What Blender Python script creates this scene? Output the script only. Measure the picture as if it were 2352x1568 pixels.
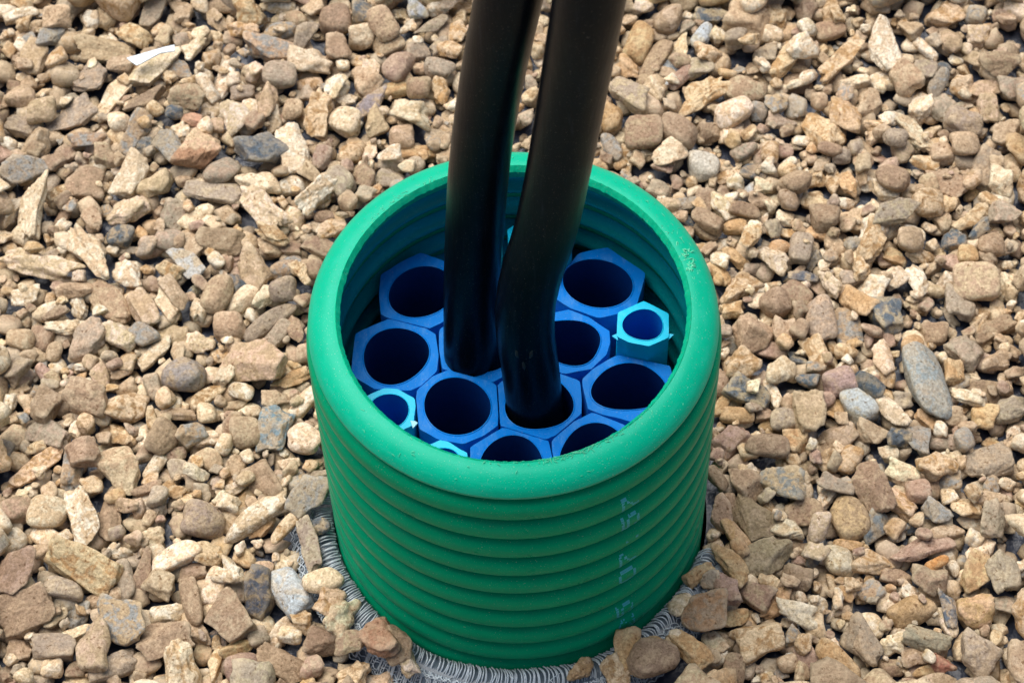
import bpy, math, random
import numpy as np
from mathutils import Matrix, Vector

for o in list(bpy.data.objects):
    bpy.data.objects.remove(o, do_unlink=True)
scene = bpy.context.scene
COL = scene.collection
R = 0.1            # outer radius of the green pipe, metres
ZR = 0.205         # height of the rim above the ground sheet

# ------------------------------------------------------------------ camera
camd = bpy.data.cameras.new('camera')
cam = bpy.data.objects.new('camera', camd)
COL.objects.link(cam)
scene.camera = cam
camd.sensor_width = 36.0
camd.lens = 82.70
camd.clip_start = 0.01
camd.clip_end = 500.0
CPOS = np.array([0.0155966, -0.6276674, 1.1507845])
CX = np.array([0.9998553, 0.0, -0.0170112])
CY = np.array([0.0091994, 0.8411616, 0.5407056])
CZ = np.array([0.0143092, -0.5407839, 0.8410399])
M = Matrix.Identity(4)
for i in range(3):
    M[i][0], M[i][1], M[i][2], M[i][3] = CX[i], CY[i], CZ[i], CPOS[i]
cam.matrix_world = M
camd.dof.use_dof = True
camd.dof.focus_distance = 1.16
camd.dof.aperture_fstop = 22.0

# ------------------------------------------------------------------ light
SUN_EL = math.radians(67)
SUN_AZ = math.radians(128)       # direction the light comes from, counter-clockwise from +X
world = bpy.data.worlds.new('World')
scene.world = world
world.use_nodes = True
wn = world.node_tree
sky = wn.nodes.new('ShaderNodeTexSky')
sky.sky_type = 'NISHITA'
sky.sun_disc = False
sky.sun_elevation = SUN_EL
sky.sun_rotation = math.radians(90) - SUN_AZ
sky.air_density = 1.0
sky.dust_density = 4.0
sky.ozone_density = 1.0
hs = wn.nodes.new('ShaderNodeHueSaturation')
hs.inputs['Saturation'].default_value = 0.9
wn.links.new(sky.outputs[0], hs.inputs['Color'])
bg = wn.nodes['Background']
bg.inputs['Strength'].default_value = 0.045
wn.links.new(hs.outputs[0], bg.inputs['Color'])
sund = bpy.data.lights.new('sun', 'SUN')
sund.energy = 1.5
sund.angle = math.radians(58)
sund.color = (1.0, 0.955, 0.88)
sun = bpy.data.objects.new('sun', sund)
COL.objects.link(sun)
sdir = Vector((math.cos(SUN_EL) * math.cos(SUN_AZ), math.cos(SUN_EL) * math.sin(SUN_AZ), math.sin(SUN_EL)))
sun.rotation_euler = sdir.to_track_quat('Z', 'Y').to_euler()
sun.location = sdir * 3
scene.view_settings.view_transform = 'Standard'
scene.view_settings.look = 'None'
scene.view_settings.gamma = 1.0
scene.view_settings.use_curve_mapping = False
scene.view_settings.exposure = 1.5

# ------------------------------------------------------------------ helpers
def link(o, parent=None):
    COL.objects.link(o)
    if parent is not None:
        o.parent = parent
    return o

def tag(o, label=None, cat=None, group=None, kind=None):
    if label: o['label'] = label
    if cat: o['category'] = cat
    if group: o['group'] = group
    if kind: o['kind'] = kind
    return o

def empty(name, loc, label=None, cat=None, group=None):
    o = bpy.data.objects.new(name, None)
    o.location = loc
    o.empty_display_size = 0.02
    link(o)
    return tag(o, label, cat, group)

def mesh_from(name, verts, faces, mat, smooth=True):
    me = bpy.data.meshes.new(name)
    verts = np.asarray(verts, dtype=np.float32)
    if isinstance(faces, np.ndarray):
        n, k = faces.shape
        me.vertices.add(len(verts))
        me.vertices.foreach_set('co', verts.ravel())
        me.loops.add(n * k)
        me.loops.foreach_set('vertex_index', faces.astype(np.int32).ravel())
        me.polygons.add(n)
        me.polygons.foreach_set('loop_start', np.arange(0, n * k, k, dtype=np.int32))
        me.polygons.foreach_set('loop_total', np.full(n, k, dtype=np.int32))
        me.update(calc_edges=True)
    else:
        me.from_pydata([tuple(v) for v in verts.tolist()], [], faces)
        me.update()
    me.polygons.foreach_set('use_smooth', np.full(len(me.polygons), smooth))
    me.validate()
    if mat: me.materials.append(mat)
    return me

def obj(name, verts, faces, mat, parent=None, smooth=True, loc=None):
    o = bpy.data.objects.new(name, mesh_from(name, verts, faces, mat, smooth))
    if loc is not None: o.location = loc
    return link(o, parent)

def lathe(profile, n, closed=False, zfun=None):
    """quads of a profile (list of (r, z)) turned about Z"""
    pr = np.array(profile)
    t = np.linspace(0, 2 * np.pi, n, endpoint=False)
    m = len(pr)
    v = np.empty((m, n, 3))
    v[:, :, 0] = pr[:, 0:1] * np.cos(t)
    v[:, :, 1] = pr[:, 0:1] * np.sin(t)
    v[:, :, 2] = pr[:, 1:2]
    mm = m if closed else m - 1
    i, j = np.meshgrid(np.arange(mm), np.arange(n), indexing='ij')
    i2 = (i + 1) % m
    j2 = (j + 1) % n
    f = np.stack([i * n + j, i2 * n + j, i2 * n + j2, i * n + j2], -1).reshape(-1, 4)
    return v, f

def tube(pts, rad, sides=8, caps=True):
    """tube round a polyline; returns verts, quads (and triangles folded into quads' list)"""
    p = np.asarray(pts, dtype=float)
    n = len(p)
    rad = np.broadcast_to(rad, (n,))
    t = np.gradient(p, axis=0)
    t /= np.linalg.norm(t, axis=1)[:, None] + 1e-12
    nrm = np.cross(t[0], [0.0, 0.0, 1.0])
    if np.linalg.norm(nrm) < 1e-3: nrm = np.cross(t[0], [1.0, 0, 0])
    N = np.empty_like(p)
    for i in range(n):
        nrm = nrm - t[i] * (nrm @ t[i])
        nrm /= np.linalg.norm(nrm) + 1e-12
        N[i] = nrm
    B = np.cross(t, N)
    a = np.linspace(0, 2 * np.pi, sides, endpoint=False)
    v = p[:, None, :] + rad[:, None, None] * (np.cos(a)[None, :, None] * N[:, None, :] + np.sin(a)[None, :, None] * B[:, None, :])
    v = v.reshape(-1, 3)
    i, j = np.meshgrid(np.arange(n - 1), np.arange(sides), indexing='ij')
    j2 = (j + 1) % sides
    f = np.stack([i * sides + j, i * sides + j2, (i + 1) * sides + j2, (i + 1) * sides + j], -1).reshape(-1, 4)
    return v, f

class Bag:
    """collects tubes and quads into one mesh"""
    def __init__(s): s.v, s.f, s.n = [], [], 0
    def add(s, v, f):
        s.v.append(np.asarray(v).reshape(-1, 3)); s.f.append(np.asarray(f) + s.n); s.n += len(s.v[-1])
    def build(s, name, mat, parent=None, smooth=True):
        return obj(name, np.concatenate(s.v), np.concatenate(s.f), mat, parent, smooth)

def pix_dir(x, y):
    """direction of the photograph's point (x, y), counted on a 2352 x 1568 picture"""
    f = 5402.84
    d = CX * ((x - 1176) / f) - CY * ((y - 784) / f) - CZ
    return d

def at_height(x, y, z):
    d = pix_dir(x, y)
    t = (z - CPOS[2]) / d[2]
    return CPOS + d * t

# ------------------------------------------------------------------ materials
def nodes(name):
    m = bpy.data.materials.new(name)
    m.use_nodes = True
    nt = m.node_tree
    b = nt.nodes['Principled BSDF']
    def N(kind, **kw):
        n = nt.nodes.new(kind)
        for k, v in kw.items():
            if hasattr(n, k): setattr(n, k, v)
            else: n.inputs[k.replace('_', ' ')].default_value = v
        return n
    L = nt.links.new
    return m, b, N, L

def ramp(N, p0, p1, c0=(0, 0, 0, 1), c1=(1, 1, 1, 1)):
    r = N('ShaderNodeValToRGB')
    r.color_ramp.elements[0].position = p0
    r.color_ramp.elements[1].position = p1
    r.color_ramp.elements[0].color = c0
    r.color_ramp.elements[1].color = c1
    return r

def plastic(name, color, rough=0.4, coarse=0.12, scratch=None, scale=60.0, dust=0.0, spec=0.5, bump=0.15, sss=0.0, tint=None, ior=1.5, scuff=None):
    m, b, N, L = nodes(name)
    tc = N('ShaderNodeTexCoord')
    n1 = N('ShaderNodeTexNoise', Scale=scale, Detail=5.0, Roughness=0.6)
    L(tc.outputs['Object'], n1.inputs['Vector'])
    mx = N('ShaderNodeMix', data_type='RGBA')
    k = 1.0 - coarse
    mx.inputs[6].default_value = (color[0] * k, color[1] * k, color[2] * k, 1)
    mx.inputs[7].default_value = (min(1, color[0] * (1 + coarse)), min(1, color[1] * (1 + coarse)), min(1, color[2] * (1 + coarse)), 1)
    L(n1.outputs['Fac'], mx.inputs[0])
    last = mx.outputs[2]
    if dust > 0:
        n2 = N('ShaderNodeTexNoise', Scale=1500.0, Detail=2.0, Roughness=0.5)
        L(tc.outputs['Object'], n2.inputs['Vector'])
        r2 = ramp(N, 0.66, 0.74)
        L(n2.outputs['Fac'], r2.inputs[0])
        ml = N('ShaderNodeMath', operation='MULTIPLY')
        ml.inputs[1].default_value = dust
        L(r2.outputs[0], ml.inputs[0])
        m3 = N('ShaderNodeMix', data_type='RGBA')
        L(ml.outputs[0], m3.inputs[0])
        L(last, m3.inputs[6])
        m3.inputs[7].default_value = (0.55, 0.5, 0.42, 1)
        last = m3.outputs[2]
    if scuff:
        # worn streaks: colour, strength, stretch of the noise in X, Y, Z
        sc_col, sc_k, sc_scale, lo_, hi_ = scuff
        mp2 = N('ShaderNodeMapping')
        mp2.inputs['Scale'].default_value = sc_scale
        L(tc.outputs['Object'], mp2.inputs['Vector'])
        n5 = N('ShaderNodeTexNoise', Scale=1.0, Detail=4.0, Roughness=0.7)
        L(mp2.outputs[0], n5.inputs['Vector'])
        r5 = ramp(N, lo_, hi_, (0, 0, 0, 1), (sc_k, sc_k, sc_k, 1))
        L(n5.outputs['Fac'], r5.inputs[0])
        m5 = N('ShaderNodeMix', data_type='RGBA')
        L(r5.outputs[0], m5.inputs[0])
        L(last, m5.inputs[6])
        m5.inputs[7].default_value = (*sc_col, 1)
        last = m5.outputs[2]
    L(last, b.inputs['Base Color'])
    rr = N('ShaderNodeMapRange')
    rr.inputs['To Min'].default_value = rough * 0.8
    rr.inputs['To Max'].default_value = min(1, rough * 1.3)
    L(n1.outputs['Fac'], rr.inputs['Value'])
    L(rr.outputs[0], b.inputs['Roughness'])
    b.inputs['Specular IOR Level'].default_value = spec
    b.inputs['IOR'].default_value = ior
    if tint: b.inputs['Specular Tint'].default_value = (*tint, 1)
    n3 = N('ShaderNodeTexNoise', Scale=scratch or 500.0, Detail=4.0, Roughness=0.6)
    if scratch:
        mp = N('ShaderNodeMapping')
        mp.inputs['Scale'].default_value = (1, 1, 0.08) if scratch < 1000 else (0.15, 0.15, 1)
        L(tc.outputs['Object'], mp.inputs['Vector'])
        L(mp.outputs[0], n3.inputs['Vector'])
    else:
        L(tc.outputs['Object'], n3.inputs['Vector'])
    bp = N('ShaderNodeBump')
    bp.inputs['Strength'].default_value = bump
    bp.inputs['Distance'].default_value = 0.0006
    L(n3.outputs['Fac'], bp.inputs['Height'])
    L(bp.outputs[0], b.inputs['Normal'])
    if sss:
        b.inputs['Subsurface Weight'].default_value = sss
        b.inputs['Subsurface Radius'].default_value = (0.001, 0.004, 0.002)
    return m

GREEN = (0.0, 0.37, 0.215)
M_GREEN = plastic('green_plastic', GREEN, 0.33, 0.10, scratch=1200.0, dust=0.35, bump=0.10, spec=0.5, ior=1.30, tint=(0.5, 0.95, 1.0), scuff=((0.03, 0.42, 0.30), 0.35, (90, 90, 500), 0.5, 0.75))
M_RIB = plastic('ribbed_green_plastic', (0.0, 0.275, 0.128), 0.28, 0.14, scratch=1200.0, dust=0.3, bump=0.08, spec=0.5, ior=1.13, tint=(0.4, 0.9, 1.0), scuff=((0.02, 0.20, 0.11), 0.5, (40, 40, 260), 0.5, 0.8))
M_CUT = plastic('cut_green_plastic', (0.0, 0.45, 0.24), 0.45, 0.18, scratch=None, dust=0.45, bump=0.5, ior=1.35)
M_INNER = plastic('inner_green_blue_reflection', (0.0, 0.22, 0.23), 0.25, 0.15, dust=0.2, bump=0.12)  # teal: the ducts' blue reflection is put into the green's colour
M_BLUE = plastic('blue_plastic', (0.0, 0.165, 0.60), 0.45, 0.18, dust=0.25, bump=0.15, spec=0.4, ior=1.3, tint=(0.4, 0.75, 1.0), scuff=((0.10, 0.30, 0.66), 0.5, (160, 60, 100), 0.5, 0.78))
M_BORE = plastic('shaded_blue_bore_plastic', (0.0, 0.030, 0.17), 0.35, 0.15, dust=0.1, bump=0.1)  # same blue plastic, shade of the deep bore put into its colour
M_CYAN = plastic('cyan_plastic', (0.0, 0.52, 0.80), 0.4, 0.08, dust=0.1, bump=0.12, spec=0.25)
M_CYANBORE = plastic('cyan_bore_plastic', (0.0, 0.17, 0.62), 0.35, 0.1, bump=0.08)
M_CABLE = plastic('black_sheath', (0.0016, 0.0030, 0.0068), 0.30, 0.3, scratch=400.0, dust=0.14, bump=0.25, scale=90, spec=0.5, ior=1.18, tint=(0.4, 0.75, 1.0), scuff=((0.016, 0.023, 0.034), 0.8, (420, 420, 14), 0.6, 0.78))
M_SCUFF = plastic('scuffed_sheath', (0.011, 0.012, 0.0145), 0.7, 0.4)
M_INK = plastic('pale_ink', (0.03, 0.40, 0.46), 0.6, 0.3)
M_WHITE = plastic('white_scrap_plastic', (0.62, 0.70, 0.76), 0.45, 0.06)
M_BURR = plastic('plastic_shaving', (0.10, 0.55, 0.33), 0.5, 0.2)
M_CHIP = plastic('pale_cyan_burr', (0.35, 0.72, 0.85), 0.5, 0.1)

def net_material():
    m, b, N, L = nodes('clear_filament')
    b.inputs['Base Color'].default_value = (0.76, 0.84, 0.90, 1)
    b.inputs['Roughness'].default_value = 0.2
    b.inputs['Transmission Weight'].default_value = 0.35
    b.inputs['IOR'].default_value = 1.45
    return m
M_NET = net_material()
m, b, N, L = nodes('film')
b.inputs['Base Color'].default_value = (0.20, 0.25, 0.31, 1)
b.inputs['Roughness'].default_value = 0.3
b.inputs['Alpha'].default_value = 0.55
M_FILM = m

def stone_material():
    m, b, N, L = nodes('gravel_stone')
    c1 = N('ShaderNodeAttribute', attribute_name='tone')
    c2 = N('ShaderNodeAttribute', attribute_name='patch')
    lo = N('ShaderNodeAttribute', attribute_name='place')
    def noise(scale, detail=4.0, rough=0.6, dist=0.0):
        n = N('ShaderNodeTexNoise', Scale=scale, Detail=detail, Roughness=rough, Distortion=dist)
        L(lo.outputs['Vector'], n.inputs['Vector'])
        return n
    def mix(fac, a, bb, mode='MIX'):
        x = N('ShaderNodeMix', data_type='RGBA', blend_type=mode)
        if hasattr(fac, 'links') or not isinstance(fac, float): L(fac, x.inputs[0])
        else: x.inputs[0].default_value = fac
        for s, i in ((a, 6), (bb, 7)):
            if isinstance(s, tuple): x.inputs[i].default_value = s
            else: L(s, x.inputs[i])
        return x.outputs[2]
    n1 = noise(150.0, 5.0, 0.62, 0.8)
    r1 = ramp(N, 0.47, 0.58)
    L(n1.outputs['Fac'], r1.inputs[0])
    col = mix(r1.outputs[0], c1.outputs['Color'], c2.outputs['Color'])
    vo = N('ShaderNodeTexVoronoi', feature='DISTANCE_TO_EDGE', Scale=150.0)
    nd = noise(260.0, 3.0, 0.6)
    va = N('ShaderNodeVectorMath', operation='MULTIPLY_ADD')
    va.inputs[1].default_value = (0.006, 0.006, 0.006)
    L(nd.outputs['Color'], va.inputs[0])
    L(lo.outputs['Vector'], va.inputs[2])
    L(va.outputs[0], vo.inputs['Vector'])
    rv = ramp(N, 0.0, 0.10, (0.6, 0.6, 0.6, 1), (0, 0, 0, 1))
    L(vo.outputs['Distance'], rv.inputs[0])
    nm = noise(90.0, 2.0, 0.5)
    rm = ramp(N, 0.48, 0.58)
    L(nm.outputs['Fac'], rm.inputs[0])
    mv = N('ShaderNodeMath', operation='MULTIPLY')
    L(rv.outputs[0], mv.inputs[0]); L(rm.outputs[0], mv.inputs[1])
    col = mix(mv.outputs[0], col, c2.outputs['Color'])
    # pale dust film in loose patches
    n2 = noise(75.0, 4.0, 0.7)
    r2 = ramp(N, 0.45, 0.72)
    L(n2.outputs['Fac'], r2.inputs[0])
    ml = N('ShaderNodeMath', operation='MULTIPLY')
    ml.inputs[1].default_value = 0.4
    L(r2.outputs[0], ml.inputs[0])
    col = mix(ml.outputs[0], col, (0.42, 0.315, 0.21, 1))
    # fine speckle
    n3 = noise(620.0, 4.0, 0.75)
    r3 = ramp(N, 0.30, 0.70, (0.55, 0.50, 0.43, 1), (1.35, 1.35, 1.33, 1))
    L(n3.outputs['Fac'], r3.inputs[0])
    col = mix(1.0, col, r3.outputs[0], 'MULTIPLY')
    # dark pits
    n4 = noise(420.0, 2.0, 0.5)
    r4 = ramp(N, 0.28, 0.36, (0.45, 0.36, 0.27, 1), (1, 1, 1, 1))
    L(n4.outputs['Fac'], r4.inputs[0])
    col = mix(1.0, col, r4.outputs[0], 'MULTIPLY')
    gm = N('ShaderNodeNewGeometry')
    re_ = ramp(N, 0.53, 0.64, (0, 0, 0, 1), (0.55, 0.55, 0.55, 1))
    L(gm.outputs['Pointiness'], re_.inputs[0])
    col = mix(re_.outputs[0], col, (0.72, 0.60, 0.42, 1))
    L(col, b.inputs['Base Color'])
    rr = N('ShaderNodeMapRange')
    rr.inputs['To Min'].default_value = 0.5
    rr.inputs['To Max'].default_value = 0.95
    L(n2.outputs['Fac'], rr.inputs['Value'])
    L(rr.outputs[0], b.inputs['Roughness'])
    b.inputs['Specular IOR Level'].default_value = 0.35
    nb = noise(330.0, 6.0, 0.65)
    b1 = N('ShaderNodeBump')
    b1.inputs['Strength'].default_value = 0.85
    b1.inputs['Distance'].default_value = 0.0016
    L(nb.outputs['Fac'], b1.inputs['Height'])
    L(b1.outputs[0], b.inputs['Normal'])
    return m
M_STONE = stone_material()

# ------------------------------------------------------------------ ground sheet
def ground_material():
    m, b, N, L = nodes('ground_membrane')
    tc = N('ShaderNodeTexCoord')
    geo = N('ShaderNodeSeparateXYZ')
    L(tc.outputs['Object'], geo.inputs[0])
    ln = N('ShaderNodeVectorMath', operation='LENGTH')
    L(tc.outputs['Object'], ln.inputs[0])
    far = ramp(N, 0.45, 0.60)
    L(ln.outputs['Value'], far.inputs[0])
    vo = N('ShaderNodeTexVoronoi', Scale=55.0)
    L(tc.outputs['Object'], vo.inputs['Vector'])
    vr = N('ShaderNodeMapRange')
    vr.inputs['From Max'].default_value = 0.9
    L(vo.outputs['Distance'], vr.inputs['Value'])
    gr = ramp(N, 0.0, 0.8, (0.40, 0.30, 0.20, 1), (0.08, 0.06, 0.045, 1))
    L(vr.outputs[0], gr.inputs[0])
    nz = N('ShaderNodeTexNoise', Scale=90.0, Detail=5.0)
    L(tc.outputs['Object'], nz.inputs['Vector'])
    dk = ramp(N, 0.35, 0.7, (0.018, 0.026, 0.05, 1), (0.05, 0.06, 0.085, 1))
    L(nz.outputs['Fac'], dk.inputs[0])
    mx = N('ShaderNodeMix', data_type='RGBA')
    L(far.outputs[0], mx.inputs[0])
    L(dk.outputs[0], mx.inputs[6])
    L(gr.outputs[0], mx.inputs[7])
    L(mx.outputs[2], b.inputs['Base Color'])
    b.inputs['Roughness'].default_value = 0.35
    bp = N('ShaderNodeBump')
    bp.inputs['Strength'].default_value = 0.8
    bp.inputs['Distance'].default_value = 0.004
    L(nz.outputs['Fac'], bp.inputs['Height'])
    L(bp.outputs[0], b.inputs['Normal'])
    return m
M_GROUND = ground_material()
rings = [0.104, 0.13, 0.2, 0.35, 0.6, 1.0, 3.0, 12.0, 60.0]
gv, gf = lathe([(r, 0.0) for r in rings], 96)
ground = obj('ground', gv.reshape(-1, 3), gf[:, ::-1], M_GROUND)
tag(ground, 'dark plastic ground membrane under the gravel', None, None, 'structure')

# ------------------------------------------------------------------ green corrugated pipe
pipe = empty('corrugated_pipe', (0, 0, 0), 'wide green ribbed plastic pipe standing upright out of the gravel', 'pipe')
PITCH, ZG = 0.0191, -0.0085
NSEG = 288
rim_prof = [(0.0860, -0.0100), (0.0846, -0.0062), (0.0840, -0.0040), (0.0839, -0.0026), (0.0858, -0.0002),
            (0.0880, 0.0), (0.0912, -0.0007), (0.0942, -0.0019), (0.0968, -0.0037), (0.0988, -0.0060), (0.0998, -0.0086),
            (0.0997, -0.0102), (0.0986, -0.0113), (0.0966, -0.0118), (0.0915, -0.0120)]
ang = np.linspace(0, 2 * np.pi, NSEG, endpoint=False)
def wobble(v, amp, seed):
    rs = np.random.RandomState(seed)
    a = np.arctan2(v[..., 1], v[..., 0])
    w = sum(rs.randn() * np.sin(a * k + rs.rand() * 6.28) / k for k in (2, 3, 5, 8)) * amp
    return w
v, f = lathe([(r, ZR + z) for r, z in rim_prof[2:]], NSEG)
v[:, :, 2] += wobble(v, 0.0005, 3)
obj('rim', v.reshape(-1, 3), f, M_GREEN, pipe).modifiers.new('edges', 'EDGE_SPLIT').split_angle = math.radians(24)
# knife-cut bevel on the inner edge: uneven little facets
v, f = lathe([(0.0868, ZR - 0.0110), (0.0844, ZR - 0.0062), (0.08372, ZR - 0.0028), (0.0847, ZR - 0.0012), (0.08575, ZR + 0.00025), (0.0863, ZR - 0.0004)], 720)
rs = np.random.RandomState(11)
jag = np.repeat(rs.randn(240), 3) * 0.00012 + rs.randn(720) * 0.00006
v[1:4, :, 0] *= 1 + (jag / 0.085)[None]
v[1:4, :, 1] *= 1 + (jag / 0.085)[None]
v[3:5, :, 2] += np.repeat(rs.randn(360), 2)[None] * 0.00010
v[:, :, 2] += wobble(v, 0.0005, 3)
obj('cut_edge', v.reshape(-1, 3), f, M_CUT, pipe).modifiers.new('edges', 'EDGE_SPLIT').split_angle = math.radians(26)
prof = []
ribs = 13
SLOT = 0.20
def rib_radius(z):
    t = ((ZR + ZG - 0.0036 - z) / PITCH) % 1.0
    if t < SLOT: return 0.0915
    q = abs(2 * (t - SLOT) / (1 - SLOT) - 1)
    return 0.0962 + 0.0056 * max(0.0, 1 - q ** 2.4) ** (1 / 2.4)
def rib(k):
    """a narrow deep slot, then the rounded rib below it"""
    z0 = ZG - 0.0036 - PITCH * k
    out = []
    for t in (0.003, 0.06, 0.12, SLOT - 0.004) + tuple(SLOT + (1 - SLOT) * u_ for u_ in (.002, .012, .03, .06, .1, .16, .24, .34, .44, .56, .66, .76, .84, .9, .94, .97, .988, .998)):
        out.append((rib_radius(ZR + z0 - PITCH * t), z0 - PITCH * t))
    return out
for k in range(ribs):
    prof += [(r, ZR + z) for r, z in rib(k)]
v, f = lathe(prof, NSEG)
obj('ribbed_wall', v.reshape(-1, 3), f, M_RIB, pipe)
iprof = []
for i in range(150):
    z = -0.0095 - i * 0.0016
    iprof.append((0.0885 + 0.0042 * abs(math.sin(math.pi * (z - ZG) / PITCH)) ** 0.7 * min(1, i / 6), ZR + z))
iprof = [(0.0866, ZR - 0.0085)] + iprof
v, f = lathe(iprof, NSEG)
obj('inner_wall', v.reshape(-1, 3), f[:, ::-1], M_INNER, pipe)
# the slanting dotted print on the ribs, one figure on a rib
FONT = {'7': ['11111', '00001', '00010', '00100', '01000', '01000', '01000'],
        '5': ['11111', '10000', '11110', '00001', '00001', '10001', '01110'],
        '0': ['01110', '10001', '10001', '10001', '10001', '10001', '01110'],
        ':': ['00000', '00100', '00100', '00000', '00100', '00100', '00000'],
        '2': ['01110', '10001', '00001', '00010', '00100', '01000', '11111']}
rs = np.random.RandomState(5)
for ch, deg, zc, fade in (('7', -57.0, 0.1632, .95), ('5', -56.8, 0.1441, 1.1), (':', -56.0, 0.1250, .7), ('7', -57.0, 0.1059, .95), ('0', -56.9, 0.0868, 1.1), ('5', -57.2, 0.0486, 1.0), ('2', -56.2, 0.0295, .7)):
    bag = Bag()
    for row, bits in enumerate(FONT[ch]):
        for c, bit in enumerate(bits):
            if bit == '0': continue
            for su in range(2):
                for sw in range(2):
                    if rs.rand() > fade * 0.86: continue
                    a = math.radians(deg) + ((row - 3 + 0.5 * su) * 0.00145) / 0.1005
                    zz = zc + (c - 2 + 0.45 * sw) * 0.0021
                    h = 0.00042
                    q = []
                    for da, dz in ((-1, -1), (1, -1), (1, 1), (-1, 1)):
                        aa = a + da * h / 0.1005
                        z2 = zz + dz * h
                        rr_ = rib_radius(z2) + 0.00012
                        q.append((rr_ * math.cos(aa), rr_ * math.sin(aa), z2))
                    bag.add(q, np.array([[0, 1, 2, 3]]))
    bag.build('printed_figure', M_INK, pipe)
# whiskers of scraped plastic on the rim
bag = Bag()
rs = np.random.RandomState(9)
def rim_z(r):
    pr = np.array(rim_prof[2:10])
    return ZR + np.interp(r, pr[:, 0], pr[:, 1])
for k in range(330):
    zone = rs.rand()
    if zone < 0.42: a = rs.normal(-68, 13); r0 = rs.uniform(0.0845, 0.0875)
    elif zone < 0.62: a = rs.normal(10, 14); r0 = rs.uniform(0.086, 0.095)
    elif zone < 0.85: a = rs.normal(118, 22); r0 = rs.uniform(0.0845, 0.0885)
    else: a = rs.uniform(0, 360); r0 = rs.uniform(0.085, 0.097)
    a = math.radians(a)
    l = rs.uniform(0.0006, 0.0028)
    d = rs.uniform(0, 6.28)
    pts = []
    for s in (0, .5, 1):
        aa = a + s * l * math.cos(d) / 0.09
        rr_ = r0 + s * l * math.sin(d) * 0.7
        pts.append((rr_ * math.cos(aa), rr_ * math.sin(aa), rim_z(rr_) + 0.0001 + 0.0005 * math.sin(math.pi * s) * rs.rand()))
    v, f = tube(pts, [0.00012, 0.00016, 0.00006], 4)
    bag.add(v, f)
for a0, r0 in ((14, 0.0895), (17, 0.0900), (20, 0.0905)):
    for k in range(14):
        a = math.radians(a0 + rs.normal(0, 1.6)); r1 = r0 + rs.normal(0, 0.0012)
        d = rs.uniform(0, 6.28); l = rs.uniform(0.0008, 0.002)
        p0 = np.array([r1 * math.cos(a), r1 * math.sin(a), rim_z(r1)])
        v, f = tube([p0, p0 + [l * math.cos(d), l * math.sin(d), 0.0005], p0 + [l * math.cos(d) * 1.5, l * math.sin(d), 0.0001]], [0.0003, 0.0003, 0.0001], 5)
        bag.add(v, f)
w = bag.build('plastic_whiskers', M_BURR, pipe)
tag(w, 'pale scraped shavings clinging to the cut rim', kind='stuff')

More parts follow.
